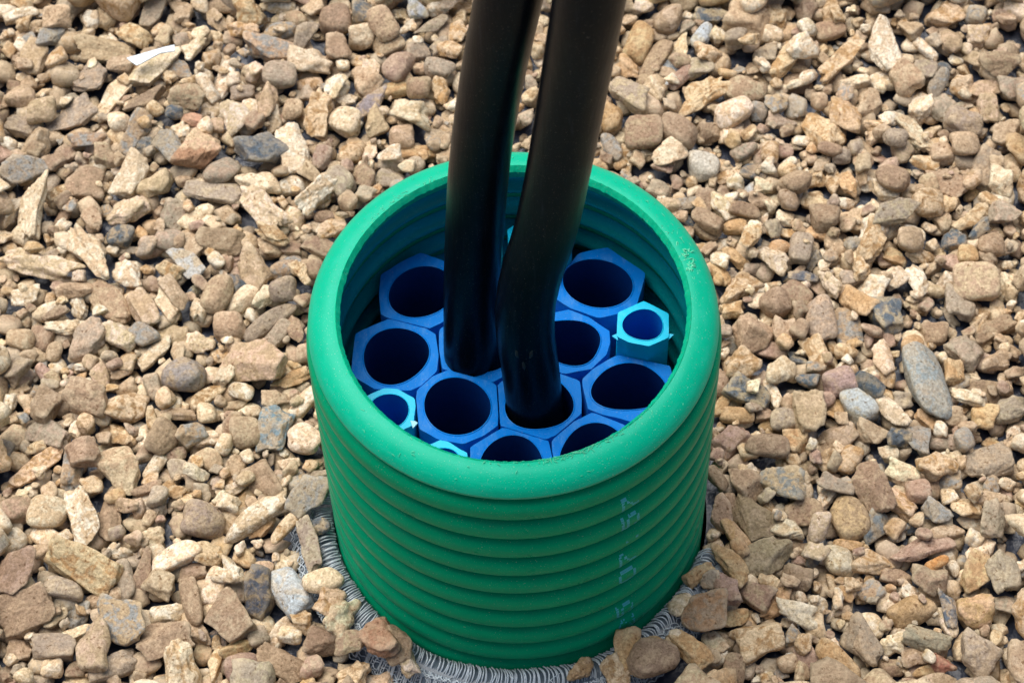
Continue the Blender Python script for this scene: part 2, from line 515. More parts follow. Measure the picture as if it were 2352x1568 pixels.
# ------------------------------------------------------------------ hexagonal ducts inside
def hex_duct(name, x, y, ztop, ap, sx, sy, rot, bore, bore_ang, mats, label, group, seed, tilt=(0, 0), shift=(0, 0), walls=()):
    """hexagonal tube: ap apothem, bore (a, b) semi-axes of the hole"""
    rs = np.random.RandomState(seed)
    n = 72
    zb = -0.22
    root = empty(name, (x, y, 0), label, 'duct', group)
    t = np.linspace(0, 2 * np.pi, n, endpoint=False)
    k = (t + math.pi / 6) % (math.pi / 3) - math.pi / 6
    r = ap / np.cos(k)
    rmax = ap / math.cos(math.pi / 6)
    r = np.minimum(r, rmax * 0.985)
    bow = sum(rs.randn() * np.cos(m_ * t + rs.rand() * 6.28) for m_ in (3, 4, 6)) * ap * 0.008
    hx = np.stack([(r + bow) * np.cos(t) * sx, (r + bow) * np.sin(t) * sy], 1)
    ba = math.radians(bore_ang)
    egg = 1 + 0.03 * rs.randn() * np.cos(3 * t + rs.rand() * 6) + 0.025 * rs.randn() * np.cos(2 * t + rs.rand() * 6)
    bx, by = bore[0] * np.cos(t - ba) * egg, bore[1] * np.sin(t - ba) * egg
    bo = np.stack([bx * math.cos(ba) - by * math.sin(ba) + shift[0], bx * math.sin(ba) + by * math.cos(ba) + shift[1]], 1)
    ca, sa = math.cos(math.radians(rot)), math.sin(math.radians(rot))
    hx = hx @ np.array([[ca, sa], [-sa, ca]])
    rr_ = np.hypot(hx[:, 0], hx[:, 1]); tt = np.arctan2(hx[:, 1], hx[:, 0])
    for wa, wd in walls:
        cs = np.cos(tt - wa)
        lim = np.where(cs > 0.05, wd / np.maximum(cs, 0.05), 9.0)
        rr_ = np.minimum(rr_, lim)
    hx = np.stack([rr_ * np.cos(tt), rr_ * np.sin(tt)], 1)
    def z_at(p): return ztop + p[:, 0] * tilt[0] + p[:, 1] * tilt[1]
    lip = bo * 1.055
    def ring(p, z): return np.column_stack([p, z if np.ndim(z) else np.full(n, z)])
    ring_saw = rs.randn(n) * 0.00005
    # sleeve: outer wall, little bevel, top face up to the liner
    L_ = [ring(hx, zb), ring(hx, z_at(hx) - 0.0006), ring(hx * 0.992, z_at(hx) + ring_saw), ring(hx * 0.45 + lip * 0.55, z_at(lip) + rs.randn(n) * 0.00006), ring(lip, z_at(lip) - 0.0001), ring(lip, z_at(lip) - 0.0008)]
    v = np.concatenate(L_)
    def quads(m_):
        i, j = np.meshgrid(np.arange(m_ - 1), np.arange(n), indexing='ij')
        j2 = (j + 1) % n
        return np.stack([i * n + j, i * n + j2, (i + 1) * n + j2, (i + 1) * n + j], -1).reshape(-1, 4)
    s_ = obj('sleeve', v, quads(len(L_)), mats[0], root)
    sm = s_.modifiers.new('edges', 'EDGE_SPLIT'); sm.split_angle = math.radians(35)
    # liner: the round tube inside with a thin proud lip
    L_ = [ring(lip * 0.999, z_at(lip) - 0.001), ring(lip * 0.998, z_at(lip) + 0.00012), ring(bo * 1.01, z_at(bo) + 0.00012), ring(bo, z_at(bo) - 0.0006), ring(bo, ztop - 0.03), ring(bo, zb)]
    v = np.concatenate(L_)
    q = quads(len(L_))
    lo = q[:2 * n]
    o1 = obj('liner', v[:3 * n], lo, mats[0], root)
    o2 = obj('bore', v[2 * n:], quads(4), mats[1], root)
    return root
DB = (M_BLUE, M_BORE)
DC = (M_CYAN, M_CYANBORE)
G1, G2 = 'dark blue hexagonal ducts inside the green pipe', 'cyan hexagonal ducts inside the green pipe'
ZD = 0.148
big = [
    (-48.0, 47.6, 0.1485, 19.6, 1, 1, 2, (17.0, 15.2), 30, 'dark blue duct at the back left, half behind the straight cable', (.03, .02)),
    (-60.3, 9.2, ZD, 19.8, 1, 1, -3, (16.6, 16.2), 20, 'dark blue empty duct against the left wall of the pipe', (0, .02)),
    (-16.8, 15.6, 0.1468, 19.3, 1.03, 1.03, 0, (16.4, 16.6), 0, 'dark blue duct that the left straight cable comes out of', (0, 0)),
    (-28.8, -21.0, 0.1483, 19.3, 1, 1, -4, (16.4, 16.4), 0, 'dark blue empty duct front left, between the cyan duct and the kinked cable', (0, .01)),
    (11.8, -18.6, 0.1472, 18.4, 1.06, 1, 2, (16.8, 16.0), 0, 'dark blue duct that the right kinked cable comes out of', (0, 0)),
    (26.6, 17.2, 0.1475, 19.4, 1, .84, -14, (17.4, 13.0), -16, 'dark blue squashed duct in the middle, right of the kinked cable', (-.02, .02)),
    (42.6, 52.0, 0.1482, 19.6, 1.06, .96, -14, (18.2, 14.8), -22, 'dark blue oval duct at the back right of the pipe', (.02, -.03)),
    (56.8, -10.6, 0.1476, 19.6, 1.06, .84, 6, (18.4, 13.6), 4, 'dark blue wide oval duct against the right wall below the raised cyan one', (.01, 0)),
    (-1.4, -54.6, 0.1478, 18.3, 1.04, 1, 3, (16.2, 15.6), 0, 'dark blue duct at the front centre, half behind the rim', (0, 0)),
    (39.2, -47.4, 0.1474, 18.6, 1.04, 1, -2, (17.2, 15.4), 18, 'dark blue duct at the front right, half behind the rim', (.01, 0)),
]
small = [
    (64.6, 18.6, 0.1600, 13.0, 1, 1, -3, 'bright cyan duct standing proud at the right wall', (.02, -.05)),
    (-62.6, -24.4, 0.1500, 13.0, 1, 1, -3, 'bright cyan duct at the left front with a chipped whitish corner', (-.02, 0)),
    (-36.6, -54.8, 0.1490, 12.8, 1, 1, -4, 'bright cyan duct almost hidden behind the front left rim', (0, 0)),
    (13.2, 70.4, 0.1590, 16.6, 1, 1, 4, 'bright cyan duct at the back wall behind the kinked cable', (0, -.02)),
]
cells = [(b_[0], b_[1], b_[3] * (b_[4] + b_[5]) / 2) for b_ in big] + [(c_[0], c_[1], c_[3]) for c_ in small]
def neighbours(x, y):
    me_ = next(c for c in cells if c[0] == x and c[1] == y)
    out = []
    for c in cells:
        d = math.hypot(c[0] - x, c[1] - y)
        if c is me_ or d > 56: continue
        out.append((math.atan2(c[1] - y, c[0] - x), (d * me_[2] / (me_[2] + c[2]) - 0.22) / 1000))
    return out
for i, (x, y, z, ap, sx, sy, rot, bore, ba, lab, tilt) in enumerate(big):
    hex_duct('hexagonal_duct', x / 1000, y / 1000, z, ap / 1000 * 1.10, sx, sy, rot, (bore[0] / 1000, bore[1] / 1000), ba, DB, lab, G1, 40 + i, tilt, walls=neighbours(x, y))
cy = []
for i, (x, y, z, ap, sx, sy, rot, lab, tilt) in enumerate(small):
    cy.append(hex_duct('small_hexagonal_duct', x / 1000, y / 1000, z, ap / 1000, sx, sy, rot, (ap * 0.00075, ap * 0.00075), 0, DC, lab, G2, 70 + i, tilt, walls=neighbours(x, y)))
# torn flaps left by the saw on two of the cyan ducts
def flap(parent, pts, th, mat, label):
    p = np.array(pts)
    n = len(p)
    v = np.concatenate([p, p + np.array([0, 0, -th])])
    fs = [list(range(n)), list(range(2 * n - 1, n - 1, -1))] + [[i, i + n, (i + 1) % n + n, (i + 1) % n] for i in range(n)]
    o = obj('torn_burr', v, fs, mat, next(c for c in parent.children if c.name.startswith('sleeve')), smooth=False)
    return o
zt = 0.1600
flap(cy[0], [(-0.0131, -0.0048, zt - .0002), (-0.0158, -0.0060, zt - .0006), (-0.0128, -0.0086, zt - .0008)], 0.0010, M_CYAN, '')
flap(cy[0], [(0.0128, -0.0050, zt - .0004), (0.0122, -0.0088, zt - .0006), (0.0152, -0.0062, zt + .0004)], 0.0010, M_CYAN, '')
zt = 0.1500
flap(cy[1], [(0.0108, -0.0060, zt + .0004), (0.0132, -0.0064, zt + .0006), (0.0146, -0.0078, zt + .0014), (0.0122, -0.0104, zt + .0004)], 0.0010, M_CHIP, '')

# ------------------------------------------------------------------ cables
def spline(pts, n):
    p = np.array(pts, float)
    d = np.r_[0, np.cumsum(np.linalg.norm(np.diff(p, axis=0), axis=1))]
    # Catmull-Rom on arc length
    m_ = np.gradient(p, d, axis=0)
    s = np.linspace(0, d[-1], n)
    k = np.clip(np.searchsorted(d, s, 'right') - 1, 0, len(d) - 2)
    h = (d[k + 1] - d[k])[:, None]
    t = ((s - d[k])[:, None]) / h
    return ((2 * t**3 - 3 * t**2 + 1) * p[k] + (t**3 - 2 * t**2 + t) * h * m_[k] + (-2 * t**3 + 3 * t**2) * p[k + 1] + (t**3 - t**2) * h * m_[k + 1])

def along(px, w, extra=0.0):
    """cable axis points from the picture position and the apparent width"""
    out = []
    for x, y, wd in px:
        d = pix_dir(x, y)
        out.append(CPOS + d * (5402.84 * w / wd + extra))
    return out

def cable(name, px, dia, extra, foot, label):
    ys = np.array([p[1] for p in px]); ws = np.array([p[2] for p in px])
    fit = np.polyfit(ys, 1.0 / ws, 1)
    pts = along([(x, y, 1 / np.polyval(fit, y)) for x, y, w_ in px], dia, extra)
    last = pts[-1] - pts[-2]
    last /= np.linalg.norm(last)
    more = []
    q = pts[-1]
    for k in range(6):
        last = last + np.array([0.0, 0.10, 0.0])
        last /= np.linalg.norm(last)
        q = q + last * 0.16
        more.append(q)
    path = spline(list(foot) + pts + more, 260)
    rs = np.random.RandomState(len(name))
    rad = dia / 2 * (1 + 0.006 * np.sin(np.arange(260) * 0.21) + 0.003 * rs.randn(260))
    v, f = tube(path, rad, 40)
    root = obj(name, v, f, M_CABLE)
    tag(root, label, 'cable', 'thick black cables coming out of the ducts')
    return root, path
c_left, path1 = cable('power_cable', [(1086, 852, 125), (1083, 700, 132), (1089, 551, 139), (1104, 352, 146), (1131, 176, 153), (1167, 0, 158)], 0.02777, 0.02,
      [(-0.0170, 0.0150, -0.15), (-0.0172, 0.0148, 0.02), (-0.0176, 0.0140, 0.09)], 'left black cable, rising straight out of its duct in a smooth bow')
c_right, path2 = cable('power_cable', [(1231, 962, 127), (1218, 846, 132), (1207, 769, 136), (1208, 692, 142), (1225, 614, 147), (1246, 551, 149), (1290, 352, 155), (1322, 176, 160), (1353, 0, 164)], 0.02857, 0.006,
      [(0.0118, -0.0186, -0.15), (0.0116, -0.0188, 0.02), (0.0112, -0.0195, 0.09)], 'right black cable with a kink and a pale crease above its duct')
# pale crease marks at the kink
def on_cable(path, dia, z, ang):
    i = int(np.argmin(np.abs(path[:, 2] - z)))
    return path[i] + np.array([math.cos(ang), math.sin(ang), 0]) * (dia / 2 - 0.0008)
bag = Bag()
for branch in ([(0.2085, -2.05), (0.2035, -1.93), (0.2005, -1.80), (0.1990, -1.66)], [(0.2075, -1.10), (0.2030, -1.30), (0.2005, -1.45), (0.1990, -1.64)], [(0.1990, -1.66), (0.1950, -1.65), (0.1890, -1.64)]):
    pts = spline([on_cable(path2, 0.02857, z, a) for z, a in branch], 12)
    v, f = tube(pts, 0.0011 * np.sin(np.linspace(0.25, 2.9, 12)), 8)
    bag.add(v, f)
cr = bag.build('crease', M_SCUFF, c_right)
tag(cr, 'pale stress crease across the bend')

# ------------------------------------------------------------------ plastic netting round the foot
net = empty('plastic_netting', (0, 0, 0.0), 'clear looped plastic netting wrapped round the foot of the green pipe', 'netting')
rs = np.random.RandomState(21)
A0, A1 = math.radians(176), math.radians(341)
def net_prof(s, a):
    """cross-section of the folded net: s from the pipe wall outwards"""
    lift = 0.0015 * math.sin(a * 7) + 0.001 * math.sin(a * 17 + 1)
    r = 0.1030 + 0.0135 * s + 0.0015 * math.sin(a * 5 + 2) * s
    z = 0.0150 + lift + 0.0060 * math.sin(math.pi * min(1, s * 1.05)) - 0.0035 * s
    return r, z
bag = Bag()
nl = 215
for i in range(nl):
    a = A0 + (A1 - A0) * (i + rs.normal(0, 0.22)) / nl
    pts = []
    sk = rs.normal(0.020, 0.004)
    off = rs.normal(0, 0.0003)
    s0, s1 = rs.uniform(-0.05, 0.08), rs.uniform(0.9, 1.08)
    for s in np.linspace(0, 1, 9):
        ss = s0 + (s1 - s0) * s
        aa = a + sk * math.sin(math.pi * s) + 0.002 * math.sin(6 * s + i)
        r, z = net_prof(ss, aa)
        z += off + 0.0005 * math.sin(math.pi * s) * rs.rand()
        pts.append((r * math.cos(aa), r * math.sin(aa), z))
    v, f = tube(pts, 0.0004, 5)
    bag.add(v, f)
o = bag.build('loop', M_NET, net)
o.name = 'looped_edge'
tag(o, 'row of fine clear loops against the pipe', kind='stuff')
bag = Bag()
# folded band: long wavy strands in several rows outside the loops
for row in range(11):
    s = row / 10
    n = 700
    aa = np.linspace(A0, A1, n)
    ph = rs.rand() * 6.28
    r = 0.1152 + 0.0105 * s + 0.0012 * np.sin(aa * 5 + 2) + 0.0007 * np.sin(aa * 150 + ph + row * math.pi) + 0.0012 * np.sin(aa * 9 + row)
    z = 0.0168 - 0.0115 * s**1.3 + 0.0014 * np.sin(aa * 7) + 0.0006 * np.cos(aa * 150 + ph) + 0.001 * np.sin(aa * 13 + row)
    v, f = tube(np.column_stack([r * np.cos(aa), r * np.sin(aa), z]), 0.00036, 4)
    bag.add(v, f)
for i in range(360):
    a = rs.uniform(A0, A1)
    pts = []
    dr = rs.uniform(-0.02, 0.02)
    for s in np.linspace(0, 1, 6):
        r = 0.1152 + 0.0105 * s + 0.0012 * math.sin(a * 5 + 2)
        z = 0.0172 - 0.0115 * s**1.3 + 0.0014 * math.sin(a * 7) + rs.normal(0, 0.0003)
        pts.append((r * math.cos(a + dr * s), r * math.sin(a + dr * s), z))
    v, f = tube(pts, 0.0003, 4)
    bag.add(v, f)
o = bag.build('woven_band', M_NET, net)
tag(o, 'flattened woven band of the netting', kind='stuff')
bag = Bag()
for i in range(14):
    a = rs.uniform(A0, A1)
    r, z = net_prof(rs.rand(), a)
    p0 = np.array([r * math.cos(a), r * math.sin(a), z])
    d = rs.normal(0, 1, 3) * [1, 1, 0.2] + [1.2 * math.cos(a), 1.2 * math.sin(a), 0.15]
    d /= np.linalg.norm(d)
    l = rs.uniform(0.004, 0.011)
    v, f = tube([p0, p0 + d * l * 0.5, p0 + d * l + rs.normal(0, 0.0015, 3)], [0.0003, 0.00025, 0.0002], 4)
    bag.add(v, f)
o = bag.build('loose_strands', M_NET, net)
tag(o, 'stray clear strands sticking out', kind='stuff')
# thin film under the net
pv = [(0.1025, 0.0135), (0.1070, 0.0160), (0.1120, 0.0165), (0.1165, 0.0145), (0.1210, 0.0090), (0.1265, 0.0035)]
n = 160
aa = np.linspace(A0, A1, n)
v = np.array([[(r * math.cos(a), r * math.sin(a), z + 0.0014 * math.sin(a * 7)) for a in aa] for r, z in pv]).reshape(-1, 3)
i, j = np.meshgrid(np.arange(len(pv) - 1), np.arange(n - 1), indexing='ij')
f = np.stack([i * n + j, (i + 1) * n + j, (i + 1) * n + j + 1, i * n + j + 1], -1).reshape(-1, 4)
o = obj('film', v, f, M_FILM, net)
o.modifiers.new('thickness', 'SOLIDIFY').thickness = 0.0003

# ------------------------------------------------------------------ stones
def ico(sub):
    import bmesh
    bm = bmesh.new()
    bmesh.ops.create_icosphere(bm, subdivisions=sub, radius=1.0)
    v = np.array([x.co[:] for x in bm.verts])
    f = np.array([[q.index for q in p.verts] for p in bm.faces])
    bm.free()
    return v / np.linalg.norm(v, axis=1)[:, None], f
ICO = {s: ico(s) for s in (2, 3, 4, 5)}

TONES = {
    't': [(0.40, 0.290, 0.185), (0.52, 0.405, 0.280)],
    'c': [(0.59, 0.455, 0.300), (0.75, 0.650, 0.500)],
    'g': [(0.325, 0.270, 0.208), (0.42, 0.335, 0.245)],
    'b': [(0.085, 0.108, 0.135), (0.33, 0.265, 0.185)],
    'p': [(0.345, 0.230, 0.175), (0.43, 0.310, 0.235)],
    'o': [(0.45, 0.285, 0.140), (0.56, 0.400, 0.230)],
    'w': [(0.44, 0.49, 0.52), (0.46, 0.42, 0.34)],
    'm': [(0.28, 0.193, 0.128), (0.37, 0.272, 0.185)],
}
def tones(code, rs):
    a, b_ = TONES[code]
    k = rs.uniform(0.86, 1.14)
    a = np.array(a) * k * (1 + rs.normal(0, 0.018, 3))
    b_ = np.array(b_) * k * (1 + rs.normal(0, 0.03, 3))
    if code == 'c' and rs.rand() < 0.5:
        b_ = np.array((0.37, 0.225, 0.10)) * rs.uniform(0.85, 1.2)
        a = a * 1.08
    if code == 'c' and rs.rand() < 0.28:
        b_ = np.array((0.80, 0.74, 0.62))
    if code in 'tg' and rs.rand() < 0.12:
        b_ = np.array((0.26, 0.27, 0.27))
    return np.clip(a, 0, .85), np.clip(b_, 0, .85)

def stone_shape(rs, kind, sub):
    v, f = ICO[sub]
    if kind == 'r': K, p, lo, lump, rough = 9, 5.5, 0.90, 0.045, 0.006
    elif kind == 'a': K, p, lo, lump, rough = 8, 44.0, 0.50, 0.04, 0.014
    elif kind == 'f': K, p, lo, lump, rough = 8, 44.0, 0.55, 0.035, 0.012
    else: K, p, lo, lump, rough = 9, 26.0, 0.56, 0.10, 0.028
    n = rs.normal(0, 1, (K, 3)); n /= np.linalg.norm(n, axis=1)[:, None]
    d = rs.uniform(lo, 1.0, K)
    if kind == 'f':
        n[0] = (0.1 * rs.randn(), 0.1 * rs.randn(), 1); n[0] /= np.linalg.norm(n[0]); d[0] = 0.72
    elif kind in 'ak' and rs.rand() < 0.7:
        n[0] = (0.35 * rs.randn(), 0.35 * rs.randn(), 1); n[0] /= np.linalg.norm(n[0]); d[0] = rs.uniform(0.5, 0.72)
    ax = np.concatenate([np.eye(3), -np.eye(3)])
    n = np.concatenate([n, ax]); d = np.concatenate([d, np.ones(6)])
    q = np.maximum(0, v @ n.T / d) ** p
    r = q.sum(1) ** (-1.0 / p)
    for k in range(5):
        w_ = rs.normal(0, 1, 3) * rs.uniform(1.2, 3.0)
        r = r * (1 + lump * 0.55 * np.sin(v @ w_ + rs.rand() * 6.28))
    # uneven outline seen from above
    phi = np.arctan2(v[:, 1], v[:, 0]); eq = 1 - v[:, 2] ** 2
    am = {'r': 0.02, 'a': 0.07, 'f': 0.08, 'k': 0.10}[kind]
    for k in (2, 3, 4, 5):
        r = r * (1 + am * rs.randn() / (0.5 + 0.35 * k) * np.cos(k * phi + rs.rand() * 6.28) * eq)
    # scooped flakes / hollows
    for k in range({'r': 0, 'a': 2, 'f': 1, 'k': 4}[kind]):
        c = rs.normal(0, 1, 3); c /= np.linalg.norm(c)
        wd = rs.uniform(0.35, 0.7)
        g = np.clip(1 - (np.arccos(np.clip(v @ c, -1, 1)) / wd) ** 2, 0, 1)
        r = r * (1 - rs.uniform(0.06, 0.20) * g)
    if sub > 2:
        for k in range(8):
            w_ = rs.normal(0, 1, 3) * rs.uniform(4.5, 9.0)
            r = r * (1 + rough * np.sin(v @ w_ + rs.rand() * 6.28))
    P = v * r[:, None]
    mn, mx = P.min(0), P.max(0)
    return (P - (mn + mx) / 2) / ((mx - mn) / 2), f

RES = 0.0015
X0, X1, Y0, Y1 = -0.44, 0.44, -0.24, 0.50
NX, NY = int((X1 - X0) / RES), int((Y1 - Y0) / RES)
H = np.zeros((NY, NX))
gx = X0 + (np.arange(NX) + 0.5) * RES
gy = Y0 + (np.arange(NY) + 0.5) * RES
GX, GY = np.meshgrid(gx, gy)
RAD = np.hypot(GX, GY)
ANG = np.degrees(np.arctan2(GY, GX)) % 360
WALL = RAD < 0.1035
H[WALL] = 1.0
inside_net = (RAD < 0.1235) & (~WALL) & (ANG > 160) & (ANG < 378 - 0)
H[(RAD < 0.1235) & (~WALL) & ((ANG > 176) & (ANG < 341))] = 0.019
NETMASK = (RAD < 0.1225) & ((ANG > 176) & (ANG < 345))

def surf(axes_, rot):
    a, b_, c = axes_
    A = rot @ np.diag([1 / a**2, 1 / b_**2, 1 / c**2]) @ rot.T
    e = math.sqrt(max(0, (rot[0] @ np.diag([a * a, b_ * b_, c * c]) @ rot[0])))
    g = math.sqrt(max(0, (rot[1] @ np.diag([a * a, b_ * b_, c * c]) @ rot[1])))
    nx, ny = max(1, int(e / RES)), max(1, int(g / RES))
    x = np.arange(-nx, nx + 1) * RES
    y = np.arange(-ny, ny + 1) * RES
    x, y = np.meshgrid(x, y)
    B = 2 * (A[0, 2] * x + A[1, 2] * y)
    Cc = A[0, 0] * x * x + 2 * A[0, 1] * x * y + A[1, 1] * y * y - 1
    D = B * B - 4 * A[2, 2] * Cc
    ok = D > 0
    D = np.sqrt(np.where(ok, D, 0))
    return nx, ny, ok, (-B - D) / (2 * A[2, 2]), (-B + D) / (2 * A[2, 2])

def drop(sf, x, y, q):
    nx, ny, ok, bot, top = sf
    i = int((x - X0) / RES); j = int((y - Y0) / RES)
    if i - nx < 0 or j - ny < 0 or i + nx >= NX or j + ny >= NY: return None
    h = H[j - ny:j + ny + 1, i - nx:i + nx + 1]
    if (h[ok] > 0.5).any(): return None
    z = np.sort((h - bot)[ok])
    if len(z) == 0: return None
    return z[min(len(z) - 1, int(q * len(z)))], i, j

def settle(sf, z, i, j):
    nx, ny, ok, bot, top = sf
    h = H[j - ny:j + ny + 1, i - nx:i + nx + 1]
    np.maximum(h, np.where(ok, z + top, -1), out=h)

def rotmat(az, tx, ty):
    c, s = math.cos(az), math.sin(az)
    Rz = np.array([[c, -s, 0], [s, c, 0], [0, 0, 1]])
    c, s = math.cos(tx), math.sin(tx)
    Rx = np.array([[1, 0, 0], [0, c, -s], [0, s, c]])
    c, s = math.cos(ty), math.sin(ty)
    Ry = np.array([[c, 0, s], [0, 1, 0], [-s, 0, c]])
    return Ry @ Rx @ Rz

FLAT = {'r': 0.70, 'a': 0.62, 'k': 0.66, 'f': 0.42}
stones = []     # dicts: pos, rot, axes, kind, tone, label, size, traced

def filler(rs, n, lo, hi, tries, cap, q=0.97, avoid_net=True, zone=None, low=False):
    cnt = 0
    for _ in range(n):
        L = math.exp(rs.uniform(math.log(lo), math.log(hi)))
        S = L * rs.uniform(0.6, 0.95)
        kind = rs.choice(['r', 'a', 'a', 'k', 'f'])
        ax = np.array([L / 2, S / 2, S / 2 * FLAT[kind] * rs.uniform(0.9, 1.25)])
        rot = rotmat(rs.uniform(0, 6.28), rs.normal(0, 0.22), rs.normal(0, 0.22))
        sf = surf(ax * 0.93, rot)
        best = None
        for t in range(tries):
            x = rs.uniform(X0 + 0.02, X1 - 0.02); y = rs.uniform(Y0 + 0.02, Y1 - 0.02)
            rr_ = math.hypot(x, y)
            if rr_ < 0.128:
                an = math.degrees(math.atan2(y, x)) % 360
                if rr_ < 0.1045 + S / 2: continue
                if avoid_net and 176 < an < 335 and rr_ < 0.1235 + S / 2: continue
            if zone is not None and not zone(x, y): continue
            d = drop(sf, x, y, q)
            if d is None: continue
            if best is None or d[0] < best[0]: best = (d[0], d[1], d[2], x, y)
        if best is None or best[0] + ax[2] * 0.6 > cap: continue
        settle(sf, best[0], best[1], best[2])
        tone = rs.choice(list('ttttccccccggmmop'), p=None)
        stones.append(dict(pos=(best[3], best[4], best[0]), rot=rot, axes=ax, kind=kind, tone=tone, label=None, size=0.0, traced=False, low=low))
        cnt += 1
    return cnt

